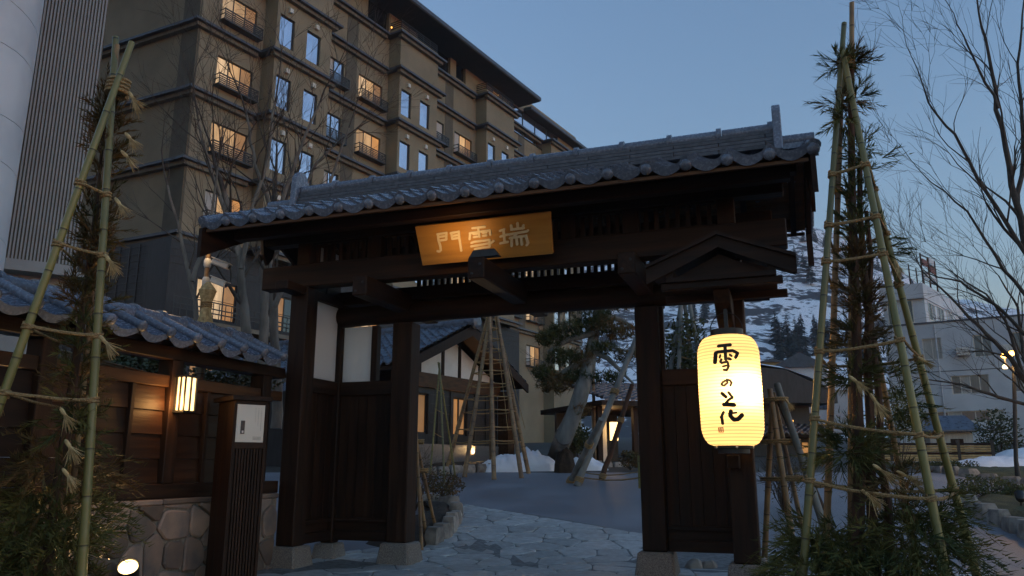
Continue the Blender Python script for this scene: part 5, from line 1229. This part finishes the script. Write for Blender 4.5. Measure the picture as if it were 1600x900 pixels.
# ================================================================== SNOWY MOUNTAIN
m, nt, b = newmat('snowy_slope'); M['slope'] = m; b.inputs['Roughness'].default_value = .8
ge = nt.nodes.new('ShaderNodeNewGeometry'); mp = nt.nodes.new('ShaderNodeMapping'); mp.inputs['Scale'].default_value = (.8, .8, 1.9); lk(nt, ge.outputs['Position'], mp.inputs[0])
n1 = nt.nodes.new('ShaderNodeTexNoise'); n1.inputs['Scale'].default_value = .065; n1.inputs['Detail'].default_value = 9; n1.inputs['Roughness'].default_value = .62; n1.inputs['Distortion'].default_value = .8; lk(nt, mp.outputs[0], n1.inputs['Vector'])
n2 = nt.nodes.new('ShaderNodeTexNoise'); n2.inputs['Scale'].default_value = .5; n2.inputs['Detail'].default_value = 6; lk(nt, mp.outputs[0], n2.inputs['Vector'])
ma = nt.nodes.new('ShaderNodeMath'); ma.operation = 'MULTIPLY_ADD'; ma.inputs[1].default_value = .5; lk(nt, n2.outputs['Fac'], ma.inputs[0]); lk(nt, n1.outputs['Fac'], ma.inputs[2])
r = nt.nodes.new('ShaderNodeValToRGB'); e = r.color_ramp.elements; e[0].position = .75; e[0].color = (.90, .91, .93, 1); e[1].position = .805; e[1].color = (.05, .05, .055, 1); q = e.new(.77); q.color = (.40, .41, .43, 1)
lk(nt, ma.outputs[0], r.inputs[0]); lk(nt, r.outputs[0], b.inputs['Base Color'])
SKY_ = [(700, 480), (900, 350), (1190, 322), (1285, 342), (1350, 372), (1420, 416), (1480, 462), (1600, 492), (1900, 540), (2300, 600)]
def skyline(px):
    for (a, ya), (c, yc) in zip(SKY_, SKY_[1:]):
        if px <= c: return ya + (yc - ya) * max(0, px - a) / (c - a)
    return SKY_[-1][1]
def slope_pt(px, f):                                       # f 0 foot .. 1 ridge .. 1.3 behind
    D_ = 115 + 330 * f; top = (729 - skyline(px)) / FPX * 445 + 1.3; l = (px - 800) / FPX * D_ / (1 if True else 1)
    p = head(l, D_); z0 = 5.0; hgt = z0 + (top - z0) * (f ** 1.12 if f <= 1 else 1 - (f - 1) * .8)
    hgt += (noise.fractal((p.x * .02, p.y * .02, 0), 1.0, 2.1, 5) * 9 + noise.noise((p.x * .11, p.y * .11, 3)) * 2.2) * min(1, f * 2.5)
    return V((p.x, p.y, hgt))
mb = MB(); NX, NY = 150, 90
for i in range(NX + 1):
    for j in range(NY + 1): mb.pt(slope_pt(650 + 1650 * i / NX, 1.3 * j / NY))
for i in range(NX):
    for j in range(NY): k = i * (NY + 1) + j; mb.f.append((k, k + NY + 1, k + NY + 2, k + 1))
mb.build('mountain', 'slope', kind='structure', smooth=2)
# conifers standing on the slope, each with trunk and ragged crown
M['conifer'] = mat('conifer_needles', (.035, .045, .04), (.018, .025, .022), scale=.6, rough=.8, obj=False, rnd=False)
def conifer_mesh(seed):
    rg_ = random.Random(seed); mb = MB()
    for i in range(150):
        t = rg_.random() ** .8; z = .12 + .86 * t; R = .30 * (1 - t) ** .8 + .02; a = rg_.uniform(0, 2 * pi); p = V((0, 0, z)); d = V((cos(a), sin(a), -.35)); s = V((-sin(a), cos(a), 0)) * R * .28
        k = len(mb.v); mb.v += [tuple(p), tuple(p + d * R * .6 + s), tuple(p + d * R), tuple(p + d * R * .6 - s)]; mb.f.append((k, k + 1, k + 2, k + 3))
    return mb.mesh('crown', 'conifer')
CM = [conifer_mesh(i) for i in range(4)]; TM = MB().tube([(0, 0, -.05), (0, 0, .9)], [.022, .006], 5).mesh('trunk', 'twig')
rng = random.Random(17); spots = []
for ki, (px, f, n, sp) in enumerate(((1242, .19, 16, 16), (1258, .11, 6, 8), (1222, .16, 5, 8), (1290, .20, 7, 20), (1070, .12, 6, 25), (1340, .2, 8, 40), (1100, .35, 6, 40), (1450, .3, 10, 60), (1560, .4, 10, 60), (1230, .6, 9, 30), (1290, .75, 8, 30), (1400, .85, 10, 50), (1215, .42, 5, 16), (1265, .45, 6, 16))):
    for i in range(n): spots.append((px + rng.gauss(0, sp * .5), max(.04, f + rng.gauss(0, .03)), ki))
KL = ['in the thick dark stand low on the slope right of the gate', 'in the small stand just above the snowy roof', 'near the gate post low on the slope', 'behind the left pole of the right bamboo frame', 'seen through the open panel behind the lantern', 'behind the right bamboo frame', 'half way up behind the lantern canopy', 'above the office building roof', 'behind the leafless tree at the right edge', 'high up under the gate roof corner', 'high on the ridge by the bamboo frame', 'on the hazy ridge above the office building', 'in the small mid-slope stand beside the gate roof', 'in the upper stand between gate roof and bamboo frame']
for i, (px, f, ki) in enumerate(spots):
    p = slope_pt(px, f); h = rng.uniform(5, 9.5)
    t = thing('conifer', 'dark conifer ' + KL[ki], 'tree', p, 'conifers on the mountainside')
    mx = Matrix.Translation(p) @ Matrix.Rotation(rng.uniform(0, 6), 4, 'Z') @ Matrix.Diagonal((h * rng.uniform(.7, 1), h * rng.uniform(.7, 1), h, 1))
    inst('crown', CM[i % 4], mx, t); inst('trunk', TM, mx, t)

# ================================================================== COURTYARD BEHIND THE GATE
rng = random.Random(44)
# planting beds with their kerb stones
bp_ = [G(640, 745), G(760, 738), G(880, 733), G(985, 729)]
pB = [bp_[0], bp_[1], bp_[2], bp_[3]]; far_ = [head((x - 800) / FPX * 24.5, 24.5) for x in (960, 840, 720, 600)]
fbed = bed(pB + [(p.x, p.y) for p in far_], .16); kerb(fbed, pB, .28, .2, .38, seed=2)
lp_ = [(-4.92, 10.5), G(668, 856), G(700, 838), G(713, 818), G(712, 800), G(690, 790), G(655, 789)]
lbed = bed(lp_[1:] + [(-6.1, 13.9), (-6.3, 11.0), (-5.1, 10.5)], .22); kerb(lbed, lp_[1:], .26, .24, .36, seed=5)
rp_ = [G(1660, 868), G(1600, 838), G(1550, 818), G(1515, 800), G(1508, 788), G(1530, 775), G(1600, 772), G(1680, 778)]
rbed = bed(rp_, .14, 'moss'); kerb(rbed, rp_[:5], .34, .26, .52, seed=7)
gp_ = [G(1452, 738), G(1500, 744), G(1560, 752), G(1640, 764)]
gbed = bed(gp_ + [(p.x, p.y) for p in (dep(1680, 735, 25), dep(1560, 722, 26.5), dep(1430, 720, 26.5))], .10, 'moss'); kerb(gbed, gp_, .3, .2, .6, seed=9)
# ---- roped cone of poles (yukitsuri)
yc = thing('roped_pole_cone', 'tall cone of warm-lit bamboo poles with many rope rings in front of the plaster gable', 'plant support', ong(765, 722))
apex = dep(771, 474, 21.3)
feet = [dep(726, 722, 20.4), dep(698, 690, 21.8), dep(772, 736, 19.9), dep(815, 731, 20.2), dep(826, 722, 21.2), dep(768, 690, 22.4)]
FT = []
for i, f in enumerate(feet):
    f = V((f.x, f.y, gz(f.x, f.y))); tp = apex + V((rng.uniform(-.1, .1), rng.uniform(-.1, .1), rng.uniform(-.1, .25))); FT.append((f, tp)); pole(yc, f, tp, .060, .042, 'bamboo2')
for z in (1.95, 2.30, 2.75, 3.1, 3.45, 3.8, 4.1, 4.4, 4.7, 5.0):
    P_ = [upto(tp, f, z) for f, tp in FT]; cc = sum(P_, V()) / 6; P_.sort(key=lambda p: atan2(p.y - cc.y, p.x - cc.x)); rope(yc, P_ + [P_[0]], .016, sag=.03)
for i in range(4): rope(yc, [apex, FT[i][0].lerp(FT[i + 1][0], .5) + V((0, 0, 1.2))], .008, sag=0)
st = thing('young_tree', 'thin young tree trunk standing inside the roped pole cone', 'tree', ong(760, 712)); p = ong(768, 705)
mb = MB(); mb.tube([p, p + V((.05, 0, 1.0)), p + V((-.1, 0, 2.2)), p + V((.05, 0, 3.4))], [.09, .07, .05, .03], 8); mb.build('trunk', 'cbark', st, smooth=True)
tw = MB()
for i in range(7): branch(tw, p + V((0, 0, 1.2 + .3 * i)), V((rng.gauss(0, 1), rng.gauss(0, 1), .9)), .7, .02, 1, .5)
tw.build('twigs', 'twig', st)
# small green tripod left of it
t3 = thing('small_tripod', 'slim green bamboo tripod over a small plant before the lit window', 'plant support', ong(690, 722)); ap = dep(686, 572, 20)
for x, y, D_ in ((672, 722, 19.8), (695, 728, 19.4), (712, 722, 20.4)):
    f = dep(x, y, D_); f.z = gz(f.x, f.y); pole(t3, f, ap + V((rng.uniform(-.05, .05), 0, rng.uniform(0, .2))), .026, .02)
for z in (2.0, 2.6, 3.1): rope(t3, [dep(680, 640, 20).lerp(ap, .3) + V((-.12 + .1 * z * .3, 0, z - 2.9)), dep(694, 640, 20) + V((0, 0, z - 2.7))], .01)
# ---- leaning pine with its props
def tufts(mb, c, rad, n, L=.16, k_=11, w=.010):
    for i in range(n):
        a, z = rng.uniform(0, 2 * pi), rng.uniform(-1, 1); rr = rng.random() ** .4; q = V(c) + V((cos(a) * sqrt(1 - z * z) * rad[0], sin(a) * sqrt(1 - z * z) * rad[1], z * rad[2])) * rr
        for j in range(k_):
            d = V((rng.gauss(0, 1), rng.gauss(0, 1), rng.gauss(.5, .8))).normalized(); s = d.orthogonal().normalized() * w; k = len(mb.v); l = L * rng.uniform(.7, 1.3)
            mb.v += [tuple(q - s), tuple(q + s), tuple(q + d * l)]; mb.f.append((k, k + 1, k + 2))
pn_ = thing('pine_tree', 'old pine with a leaning bare trunk and tied ragged crown seen through the gate', 'tree', ong(862, 722))
b0 = ong(864, 716); mb = MB(); lim = [b0 - V((0, 0, .15)), dep(882, 680, 21), dep(905, 625, 21), dep(920, 570, 21.2), dep(928, 525, 21.4), dep(935, 480, 21.5), dep(940, 440, 21.6)]
mb.tube(lim, [.30, .25, .22, .19, .15, .12, .08], 10); mb.build('trunk', 'log', pn_, smooth=True)
for pix in ([(925, 548), (950, 560), (975, 585), (990, 600)], [(922, 565), (890, 575), (865, 590)], [(930, 520), (890, 530), (855, 550)], [(934, 490), (970, 500), (995, 515)], [(936, 470), (890, 480), (850, 490)]):
    mb = MB(); q = [dep(x, y, 21.2) for x, y in pix]; mb.tube(q, [.10, .07, .04, .03][:len(q)], 6); mb.build('branch', 'log', pn_, smooth=True)
g1, g2 = MB(), MB()
for x, y, rx, rz, n in ((868, 600, .55, .28, 150), (850, 585, .35, .22, 80), (880, 560, .5, .25, 130), (915, 560, .4, .3, 110), (925, 590, .35, .2, 60), (940, 510, .5, .3, 110), (860, 530, .45, .22, 120), (890, 515, .6, .25, 150), (930, 500, .6, .28, 140), (970, 520, .5, .25, 120), (985, 555, .45, .25, 100), (960, 590, .35, .2, 60), (905, 640, .25, .3, 50), (895, 480, .7, .25, 110), (960, 475, .6, .25, 100), (900, 590, .45, .2, 90), (940, 545, .5, .2, 90)):
    tufts(g1 if rng.random() < .7 else g2, dep(x, y, 21.2), (rx, .5, rz), n)
g1.build('foliage', 'pine', pn_, kind='stuff'); g2.build('brown_foliage', 'needle2', pn_, kind='stuff')
tm = MB()
for i in range(60): x, y = rng.uniform(840, 1000), rng.uniform(485, 620); q = dep(x, y, 21); branch(tm, q, V((rng.gauss(0, 1), rng.gauss(0, 1), .5)), .5, .01, 1)
tm.build('twigs', 'bark', pn_)
for (xa, ya, xb, yb, Da, Db, r, nm, lb) in ((901, 760, 994, 528, 15.8, 19.5, .085, 'log', 'thick blue-grey log prop leaning against the pine, the longest of three'), (890, 755, 940, 655, 15.9, 17.8, .08, 'log', 'short weathered log prop beside the longest one at the pine'), (940, 750, 988, 600, 16.6, 19.8, .07, 'cbark', 'dark brown log prop leaning on the pine nearest the right gate post')):
    pa = dep(xa, ya, Da); pa = ong(xa, ya); pb = dep(xb, yb, Db); t = thing('log_prop', lb, 'log prop', pa, 'log props of the leaning pine'); mb = MB(); n = 8
    mb.tube([pa.lerp(pb, i / n) + V((rng.gauss(0, .008), rng.gauss(0, .008), 0)) for i in range(n + 1)], [r * (1 - .03 * i) for i in range(n + 1)], 10); mb.build('log', nm, t, smooth=True)
    for f in (.04, .62): wrap(t, pa.lerp(pb, f), pb - pa, r + .01, .016, 4)
pa = ong(930, 727); t = thing('bamboo_post', 'upright pale bamboo post beside the pine trunk', 'post', pa); pole(t, pa, dep(926, 555, ahead(pa.x, pa.y)), .055, .05, 'bamboo2')
ro = thing('guard_rope', 'low yellow guard rope running from the log props to a short bamboo peg', 'rope', ong(950, 756)); pe1, pe2 = ong(903, 752) + V((0, 0, .12)), ong(1001, 764) + V((0, 0, .25)); rope(ro, [pe1, pe2], .016, sag=.04); rope(ro, [pe1 + V((0, .1, .12)), pe2 + V((0, .1, .15))], .014, sag=.05); pole(ro, pe2 - V((0, 0, .35)), pe2 + V((0, 0, .5)), .05, .05)
# ---- snow heaps, dark rock, spot lights
def heap(pts, h, label, seed=1, name='snow_heap', mt='snow', group='snow heaps', cat='snow heap', rough_=.26):
    cx = sum(p[0] for p in pts) / len(pts); cy = sum(p[1] for p in pts) / len(pts); mb = MB(); N, K = 44, 14
    def outl(a):
        best = .3
        for i in range(len(pts)):
            p, q = pts[i], pts[(i + 1) % len(pts)]; ex, ey = q[0] - p[0], q[1] - p[1]; det = cos(a) * -ey + sin(a) * ex
            if abs(det) > 1e-6:
                t = ((p[0] - cx) * -ey + (p[1] - cy) * ex) / det; u = (cos(a) * (p[1] - cy) - sin(a) * (p[0] - cx)) / det
                if t > 0 and -.001 <= u <= 1.001: best = max(best, t) if best != .3 else t
        return best
    R = [outl(2 * pi * j / N) for j in range(N)]
    for k in range(K + 1):
        f = 1 - k / K
        for j in range(N):
            a = 2 * pi * j / N; x, y = cx + cos(a) * R[j] * f, cy + sin(a) * R[j] * f; nz = noise.noise((x * 1.6, y * 1.6, seed)) + .7 * noise.noise((x * 4.5, y * 4.5, seed)) + .3 * noise.noise((x * 11, y * 11, seed))
            mb.pt((x, y, gz(x, y) - .03 + h * sqrt(max(0, 1 - f ** 2.2)) * (1 + rough_ * 1.6 * nz)))
    for k in range(K):
        for j in range(N): mb.f.append((k * N + j, k * N + (j + 1) % N, (k + 1) * N + (j + 1) % N, (k + 1) * N + j))
    return mb.build(name, mt, None, label, cat, group, smooth=2)
def around(px, py, D_, w, d): c = dep(px, py, D_); return [(c.x + (CT * u * w - ST * v * d), c.y + (ST * u * w + CT * v * d)) for u, v in ((-1, -.3), (-.6, -1), (.6, -1), (1, -.3), (.9, .6), (0, 1), (-.9, .6))]
heap(around(785, 718, 22.2, .75, .5),   .40, 'pile of old snow under the roped pole cone', 1); heap(around(832, 715, 22.6, .8, .5),   .55, 'taller snow pile between the pole cone and the leaning pine', 2); heap(around(913, 712, 22.8, .7, .4),   .36, 'snow pile behind the dark rock right of the pine trunk', 3)
heap(around(1560, 738, 23.2, 1.35, .8), .38, 'long flat snow patch on the grass verge beside the street lamp', 4, rough_=.1); heap(around(1605, 715, 28, 1.2, .8), .45, 'small snow mound behind the street lamp', 5, rough_=.1)
heap(around(20, 560, 11.5, 1.2, .8), 2.3, 'tall snow bank behind the boarded wall at the left edge', 6, rough_=.1)
heap(around(882, 716, 21.6, .30, .25), .60, 'dark pointed garden rock beside the leaning pine', 8, 'garden_rock', 'soil', None, 'rock')
for i, (x, y, lb) in enumerate(((1085, 884, 'low round stone under the right wing wall, left of the pair'), (1105, 886, 'low round stone under the right wing wall, right of the pair'))): heap(around(x, y, 10.6, .14, .12), .14, lb, 20 + i, 'garden_stone', 'kerb', 'stones under the wing wall', 'stone')
spot(ong(740, 727) + V((0, 0, .34)), apex, 230, 'small lit ground spotlight under the roped pole cone', .06, angle=140)
spot(ong(1597, 803) + V((0, 0, .36)), ong(1560, 770) + V((0, 0, 3)), 5, 'lit ground spotlight on the mossy bed at the right edge', .085)
# ---- shrubs
def shrub(label, c, rad, n, leaf=.05, stems=10, mt='leaf', group='low shrubs', name='shrub', tw_=1, top=None):
    c = V(c); t = thing(name, label, 'shrub', (c.x, c.y, gz(c.x, c.y)), group); tw, lf = MB(), MB(); base = V((c.x, c.y, gz(c.x, c.y)))
    for i in range(stems):
        a = rng.uniform(0, 2 * pi); e = c + V((cos(a) * rad[0] * rng.random(), sin(a) * rad[1] * rng.random(), rad[2] * rng.uniform(-.2, .9))); mm = base.lerp(e, .5) + V((rng.gauss(0, .05), rng.gauss(0, .05), 0)); tw.tube([base, mm, e], [.012, .008, .004], 4, False)
        branch(tw, mm, e - base, .5 * rad[2] + .1, .005, tw_, .6)
    for i in range(n):
        a, z = rng.uniform(0, 2 * pi), rng.uniform(-.8, 1); rr = rng.random() ** .35; q = c + V((cos(a) * sqrt(1 - z * z) * rad[0], sin(a) * sqrt(1 - z * z) * rad[1], z * rad[2])) * rr
        q += V((1, 1, 1)) * noise.noise(q * 3) * .12; u = V((rng.gauss(0, 1), rng.gauss(0, 1), rng.gauss(.3, .6))).normalized(); s = u.orthogonal().normalized() * leaf * .32; l = leaf * rng.uniform(.7, 1.4); k = len(lf.v)
        lf.v += [tuple(q), tuple(q + u * l * .5 + s), tuple(q + u * l), tuple(q + u * l * .5 - s)]; lf.f.append((k, k + 1, k + 2, k + 3))
    tw.build('stems', 'twig', t, kind='stuff')
    if n: lf.build('foliage', mt, t, kind='stuff')
    return t
shrub('loose brownish shrub in the kerbed bed behind the left gate post', ong(688, 788) + V((0, 0, .32)), (.42, .42, .32), 1100, .05, 16, 'needle2')
shrub('bare twiggy shrub bound inside the small bamboo stakes behind the left gate post', ong(660, 800) + V((-.15, 0, .55)), (.25, .25, .5), 160, .04, 26, 'needle2', tw_=2)
shrub('dark spreading shrub on the mossy bed at the right edge', ong(1540, 778) + V((0, 0, .2)), (.75, .4, .22), 1500, .06, 16, 'needle'); shrub('small dark shrub beside the spotlight on the right bed', ong(1590, 785) + V((0, 0, .15)), (.35, .3, .18), 600, .06, 8, 'needle')
shrub('leafy hedge bush standing just behind the boarded wall', dep(205, 572, 10.2), (.65, .5, .32), 2200, .06, 10, 'leaf', 'bushes behind the wall'); shrub('leafy bush behind the wall between lamp and gate', dep(345, 600, 11), (.9, .5, .3), 1700, .06, 10, 'leaf', 'bushes behind the wall')
shrub('reddish twiggy shrub inside the bound bamboo stakes right of the gate', ong(1225, 800) + V((0, 0, .55)), (.34, .34, .5), 420, .04, 34, 'needle2', tw_=2)
shrub('ragged evergreen shrub behind the right gate post by the guard rope peg', ong(985, 735) + V((0, 0, .3)), (.4, .3, .25), 700, .07, 8, 'needle2'); shrub('low green plants along the grass verge', ong(1475, 735) + V((0, 0, .12)), (.9, .5, .15), 1200, .06, 8, 'pine')
shrub('evergreen bush between the fence and the bamboo frame', dep(1400, 655, 24) , (.9, .6, 1.0), 1700, .10, 12, 'needle'); shrub('tall thin garden bush left of the street lamp', dep(1560, 680, 29), (.8, .6, 1.0), 1100, .12, 12, 'pine')
shrub('dark bush under the pine beside the entrance canopy', dep(905, 690, 24), (.5, .4, .5), 900, .09, 10, 'pine')
# ---- small bamboo stakes: behind the left post, and the bound bundle right of the gate
s1 = thing('bamboo_stakes', 'three short pale bamboo stakes tied round a shrub behind the left gate post', 'plant support', ong(660, 830), 'short bamboo stakes'); ap = dep(646, 672, 12.2)
for x, y, D_ in ((660, 828, 12), (668, 818, 12.6), (684, 800, 13.2)): f = dep(x, y, D_); f.z = gz(f.x, f.y); pole(s1, f, ap + V((rng.uniform(-.05, .1), 0, rng.uniform(-.1, .2))), .028, .022, 'bamboo2')
for y in (690, 735): wrap(s1, dep(650 + (y - 690) * .15, y, 12.3), (0, 0, 1), .12, .014, 2)
s2 = thing('bamboo_stakes', 'bundle of thick bamboo stakes bound with rope right of the lantern post', 'plant support', dep(1215, 800, 10.3), 'short bamboo stakes'); 
for (xa, ya, Da, xb, yb, Db, r, mt) in ((1203, 608, 10.2, 1233, 812, 9.9, .042, 'bamboo2'), (1214, 600, 10.3, 1262, 745, 9.8, .050, 'log'), (1208, 615, 10.4, 1229, 712, 11.2, .036, 'bamboo2'), (1207, 612, 10.3, 1200, 760, 10.6, .040, 'bamboo2'), (1214, 625, 10.4, 1290, 800, 10.4, .022, 'twig')):
    a, b_ = dep(xa, ya, Da), dep(xb, yb, Db); g = upto(a, b_, gz(b_.x, b_.y)); pole(s2, g, a, r, r * .85, mt)
for y, w in ((625, .16), (690, .24), (748, .32)):
    c = dep(1211 + (y - 625) * .14, y, 10.25); wrap(s2, c, (0, 0, 1), w, .014, 2.2)
tassel(s2, dep(1228, 625, 10.05), rv * .6 + V((0, 0, -.8)), .16)
# roped frame visible through the open panel of the right wing
rf = thing('roped_pole_cone', 'roped bamboo cone glimpsed through the open panel behind the lantern', 'plant support', ong(1075, 720)); ap = dep(1072, 450, 17)
FT = []
for x in (1015, 1050, 1105, 1130): f = dep(x, 740, 16.5 + rng.uniform(-.6, .6)); f.z = gz(f.x, f.y); FT.append((f, ap)); pole(rf, f, ap + V((rng.uniform(-.1, .1), 0, .2)), .055, .04, 'log')
for z in (3.6, 4.0, 4.4, 4.8): P_ = [upto(ap, f, z) for f, _ in FT]; rope(rf, P_, .018, sag=.06)
shrub('tied evergreen inside the roped cone behind the lantern', dep(1075, 560, 17), (.6, .5, 1.0), 1500, .09, 10, 'pine', 'bushes behind the gate')
# ---- straw cap and camera pole behind the wall
cpz = dep(327, 380, 11.0); cpg = V((cpz.x, cpz.y, 0)); ct = thing('camera_pole', 'slim pole carrying a small lit lamp and two pale security cameras by the roof corner', 'camera pole', cpg)
mb = MB(); mb.tube([cpg, cpz + V((0, 0, .15))], .034, 10); mb.build('pole', 'bamboo2', ct, smooth=True)
def camera(p, d):
    d = V(d).normalized(); MB().bar(p, p + d * .26, .085, .08).build('security_camera', 'steel', ct, bevel=.012); MB().bar(p + d * .0 + V((0, 0, .052)), p + d * .30 + V((0, 0, .052)), .105, .012).build('camera_hood', 'steel', ct); mb = MB(); mb.lathe([(.03, 0), (.03, .01)], p + d * .262, 10, d); mb.build('camera_lens', 'glassd', ct)
    mb = MB(); mb.lathe([(.04, 0), (.052, .03), (.052, .10), (.04, .13)], V((cpz.x, cpz.y, p.z - .07)), 12); mb.build('bracket', 'steel', ct, smooth=True)
camera(dep(332, 408, 10.9), rv * .9 + V((0, 0, -.35))); camera(dep(331, 437, 10.9), rv * .8 + V((0, -.2, -.3)))
MB().lathe([(.036, 0), (.046, .04), (.046, .10), (.02, .12)], cpz + V((0, 0, .12)), 12).build('lamp_housing', 'dark', ct, smooth=True); MB().lathe([(.03, 0), (.04, .03), (.04, .06)], cpz + V((0, 0, .055)), 12).build('lamp_bulb', 'bulb', ct, smooth=True)
lamp('pole_lamp_light', cpz + V((.10, -.16, -.02)), 1.6, (1, .66, .32), .05, parent=ct)
sc_ = thing('straw_cap', 'tied straw cap crowning a bundled post behind the tiled wall', 'straw wrap', dep(324, 500, 10.3)); c = dep(325, 452, 10.3)
MB().tube([V((c.x, c.y, 0)), c], .05, 8).build('post', 'bamboo2', sc_)
mb = MB()
for i in range(110):
    a = rng.uniform(0, 2 * pi); e = V((cos(a), sin(a), 0)); mb.tube([c + e * .02 + V((0, 0, .10)), c + e * .11 + V((0, 0, -.02)), c + e * .05 + V((0, 0, -.22)), c + e * rng.uniform(.10, .17) + V((0, 0, -.75 - rng.uniform(0, .2)))], [.005, .008, .007, .003], 3, False)
mb.build('straw_skirt', 'straw', sc_, kind='stuff'); wrap(sc_, c - V((0, 0, .22)), (0, 0, 1), .065, .014, 3)
# bamboo bundle lying on the wall behind the left frame
lb_ = thing('bamboo_bundle', 'bundle of thin bamboo canes leaning behind the wall coping', 'bamboo bundle', dep(180, 580, 9.0))
for i in range(7): pole(lb_, dep(95, 548 + 4 * i, 8.6 + .1 * i), dep(232, 583 + 3 * i, 9.4 + .1 * i), .016, .014, 'bamboo2', 'bamboo_cane')
# ---- street lamp
lpg = ong(1592, 752); D_ = ahead(lpg.x, lpg.y); slp = thing('street_lamp', 'dark street lamp post with two glowing amber lamps at the right', 'street lamp', lpg)
tp = dep(1584, 566, D_); mb = MB(); mb.tube([lpg, lpg + V((0, 0, .5)), V((tp.x, tp.y, tp.z))], [.075, .05, .045], 10); mb.build('pole', 'dark', slp, smooth=True)
for x, y in ((1569, 557), (1581, 553)):
    q = dep(x, y, D_); mb = MB(); mb.tube([tp - V((0, 0, .25)), q - V((0, 0, .16)), q - V((0, 0, .03))], .018, 6); mb.build('arm', 'dark', slp, smooth=True); MB().lathe([(.04, -.04), (.075, .0), (.075, .04), (.04, .08)], q, 12).build('lamp_globe', 'bulb', slp, smooth=True); lamp('street_light', q + V((0, -.15, -.02)), 22, (1, .55, .18), .1, parent=slp)
q = dep(1571, 576, D_); MB().lathe([(.05, 0), (.07, .05), (.03, .1)], q, 10).build('spot_head', 'bulbw', slp, smooth=True); MB().bar(q + V((0, 0, .04)), tp - V((0, 0, .2)), .02, .02).build('bracket', 'dark', slp)
for p_, lb in ((ong(1012, 740), 'small white notice on a dark post beside the right gate post'),):
    t = thing('notice_post', lb, 'sign', p_); q = dep(1010, 676, ahead(p_.x, p_.y)); MB().box(q.x - .05, q.x + .05, q.y - .03, q.y + .03, p_.z, q.z - .2).build('post', 'dark', t); MB().box(q.x - .16, q.x + .16, q.y - .06, q.y - .035, q.z - .2, q.z + .12).build('plate', 'whitewall', t)

# ================================================================== DUSK HAZE IN THE VALLEY
mh = bpy.data.materials.new('haze'); mh.use_nodes = True; nt = mh.node_tree; nt.nodes.remove(nt.nodes['Principled BSDF'])
vol = nt.nodes.new('ShaderNodeVolumePrincipled'); vol.inputs['Color'].default_value = (.86, .91, 1, 1); vol.inputs['Density'].default_value = .0005; vol.inputs['Anisotropy'].default_value = .2
lk(nt, vol.outputs[0], nt.nodes['Material Output'].inputs['Volume']); M['haze'] = mh
MB(Matrix.Rotation(TH, 4, 'Z')).box(-460, 660, -420, 930, -1.0, 200).build('haze', 'haze', kind='stuff')  # valley haze ahead; box extended behind the camera to dim the warm glow
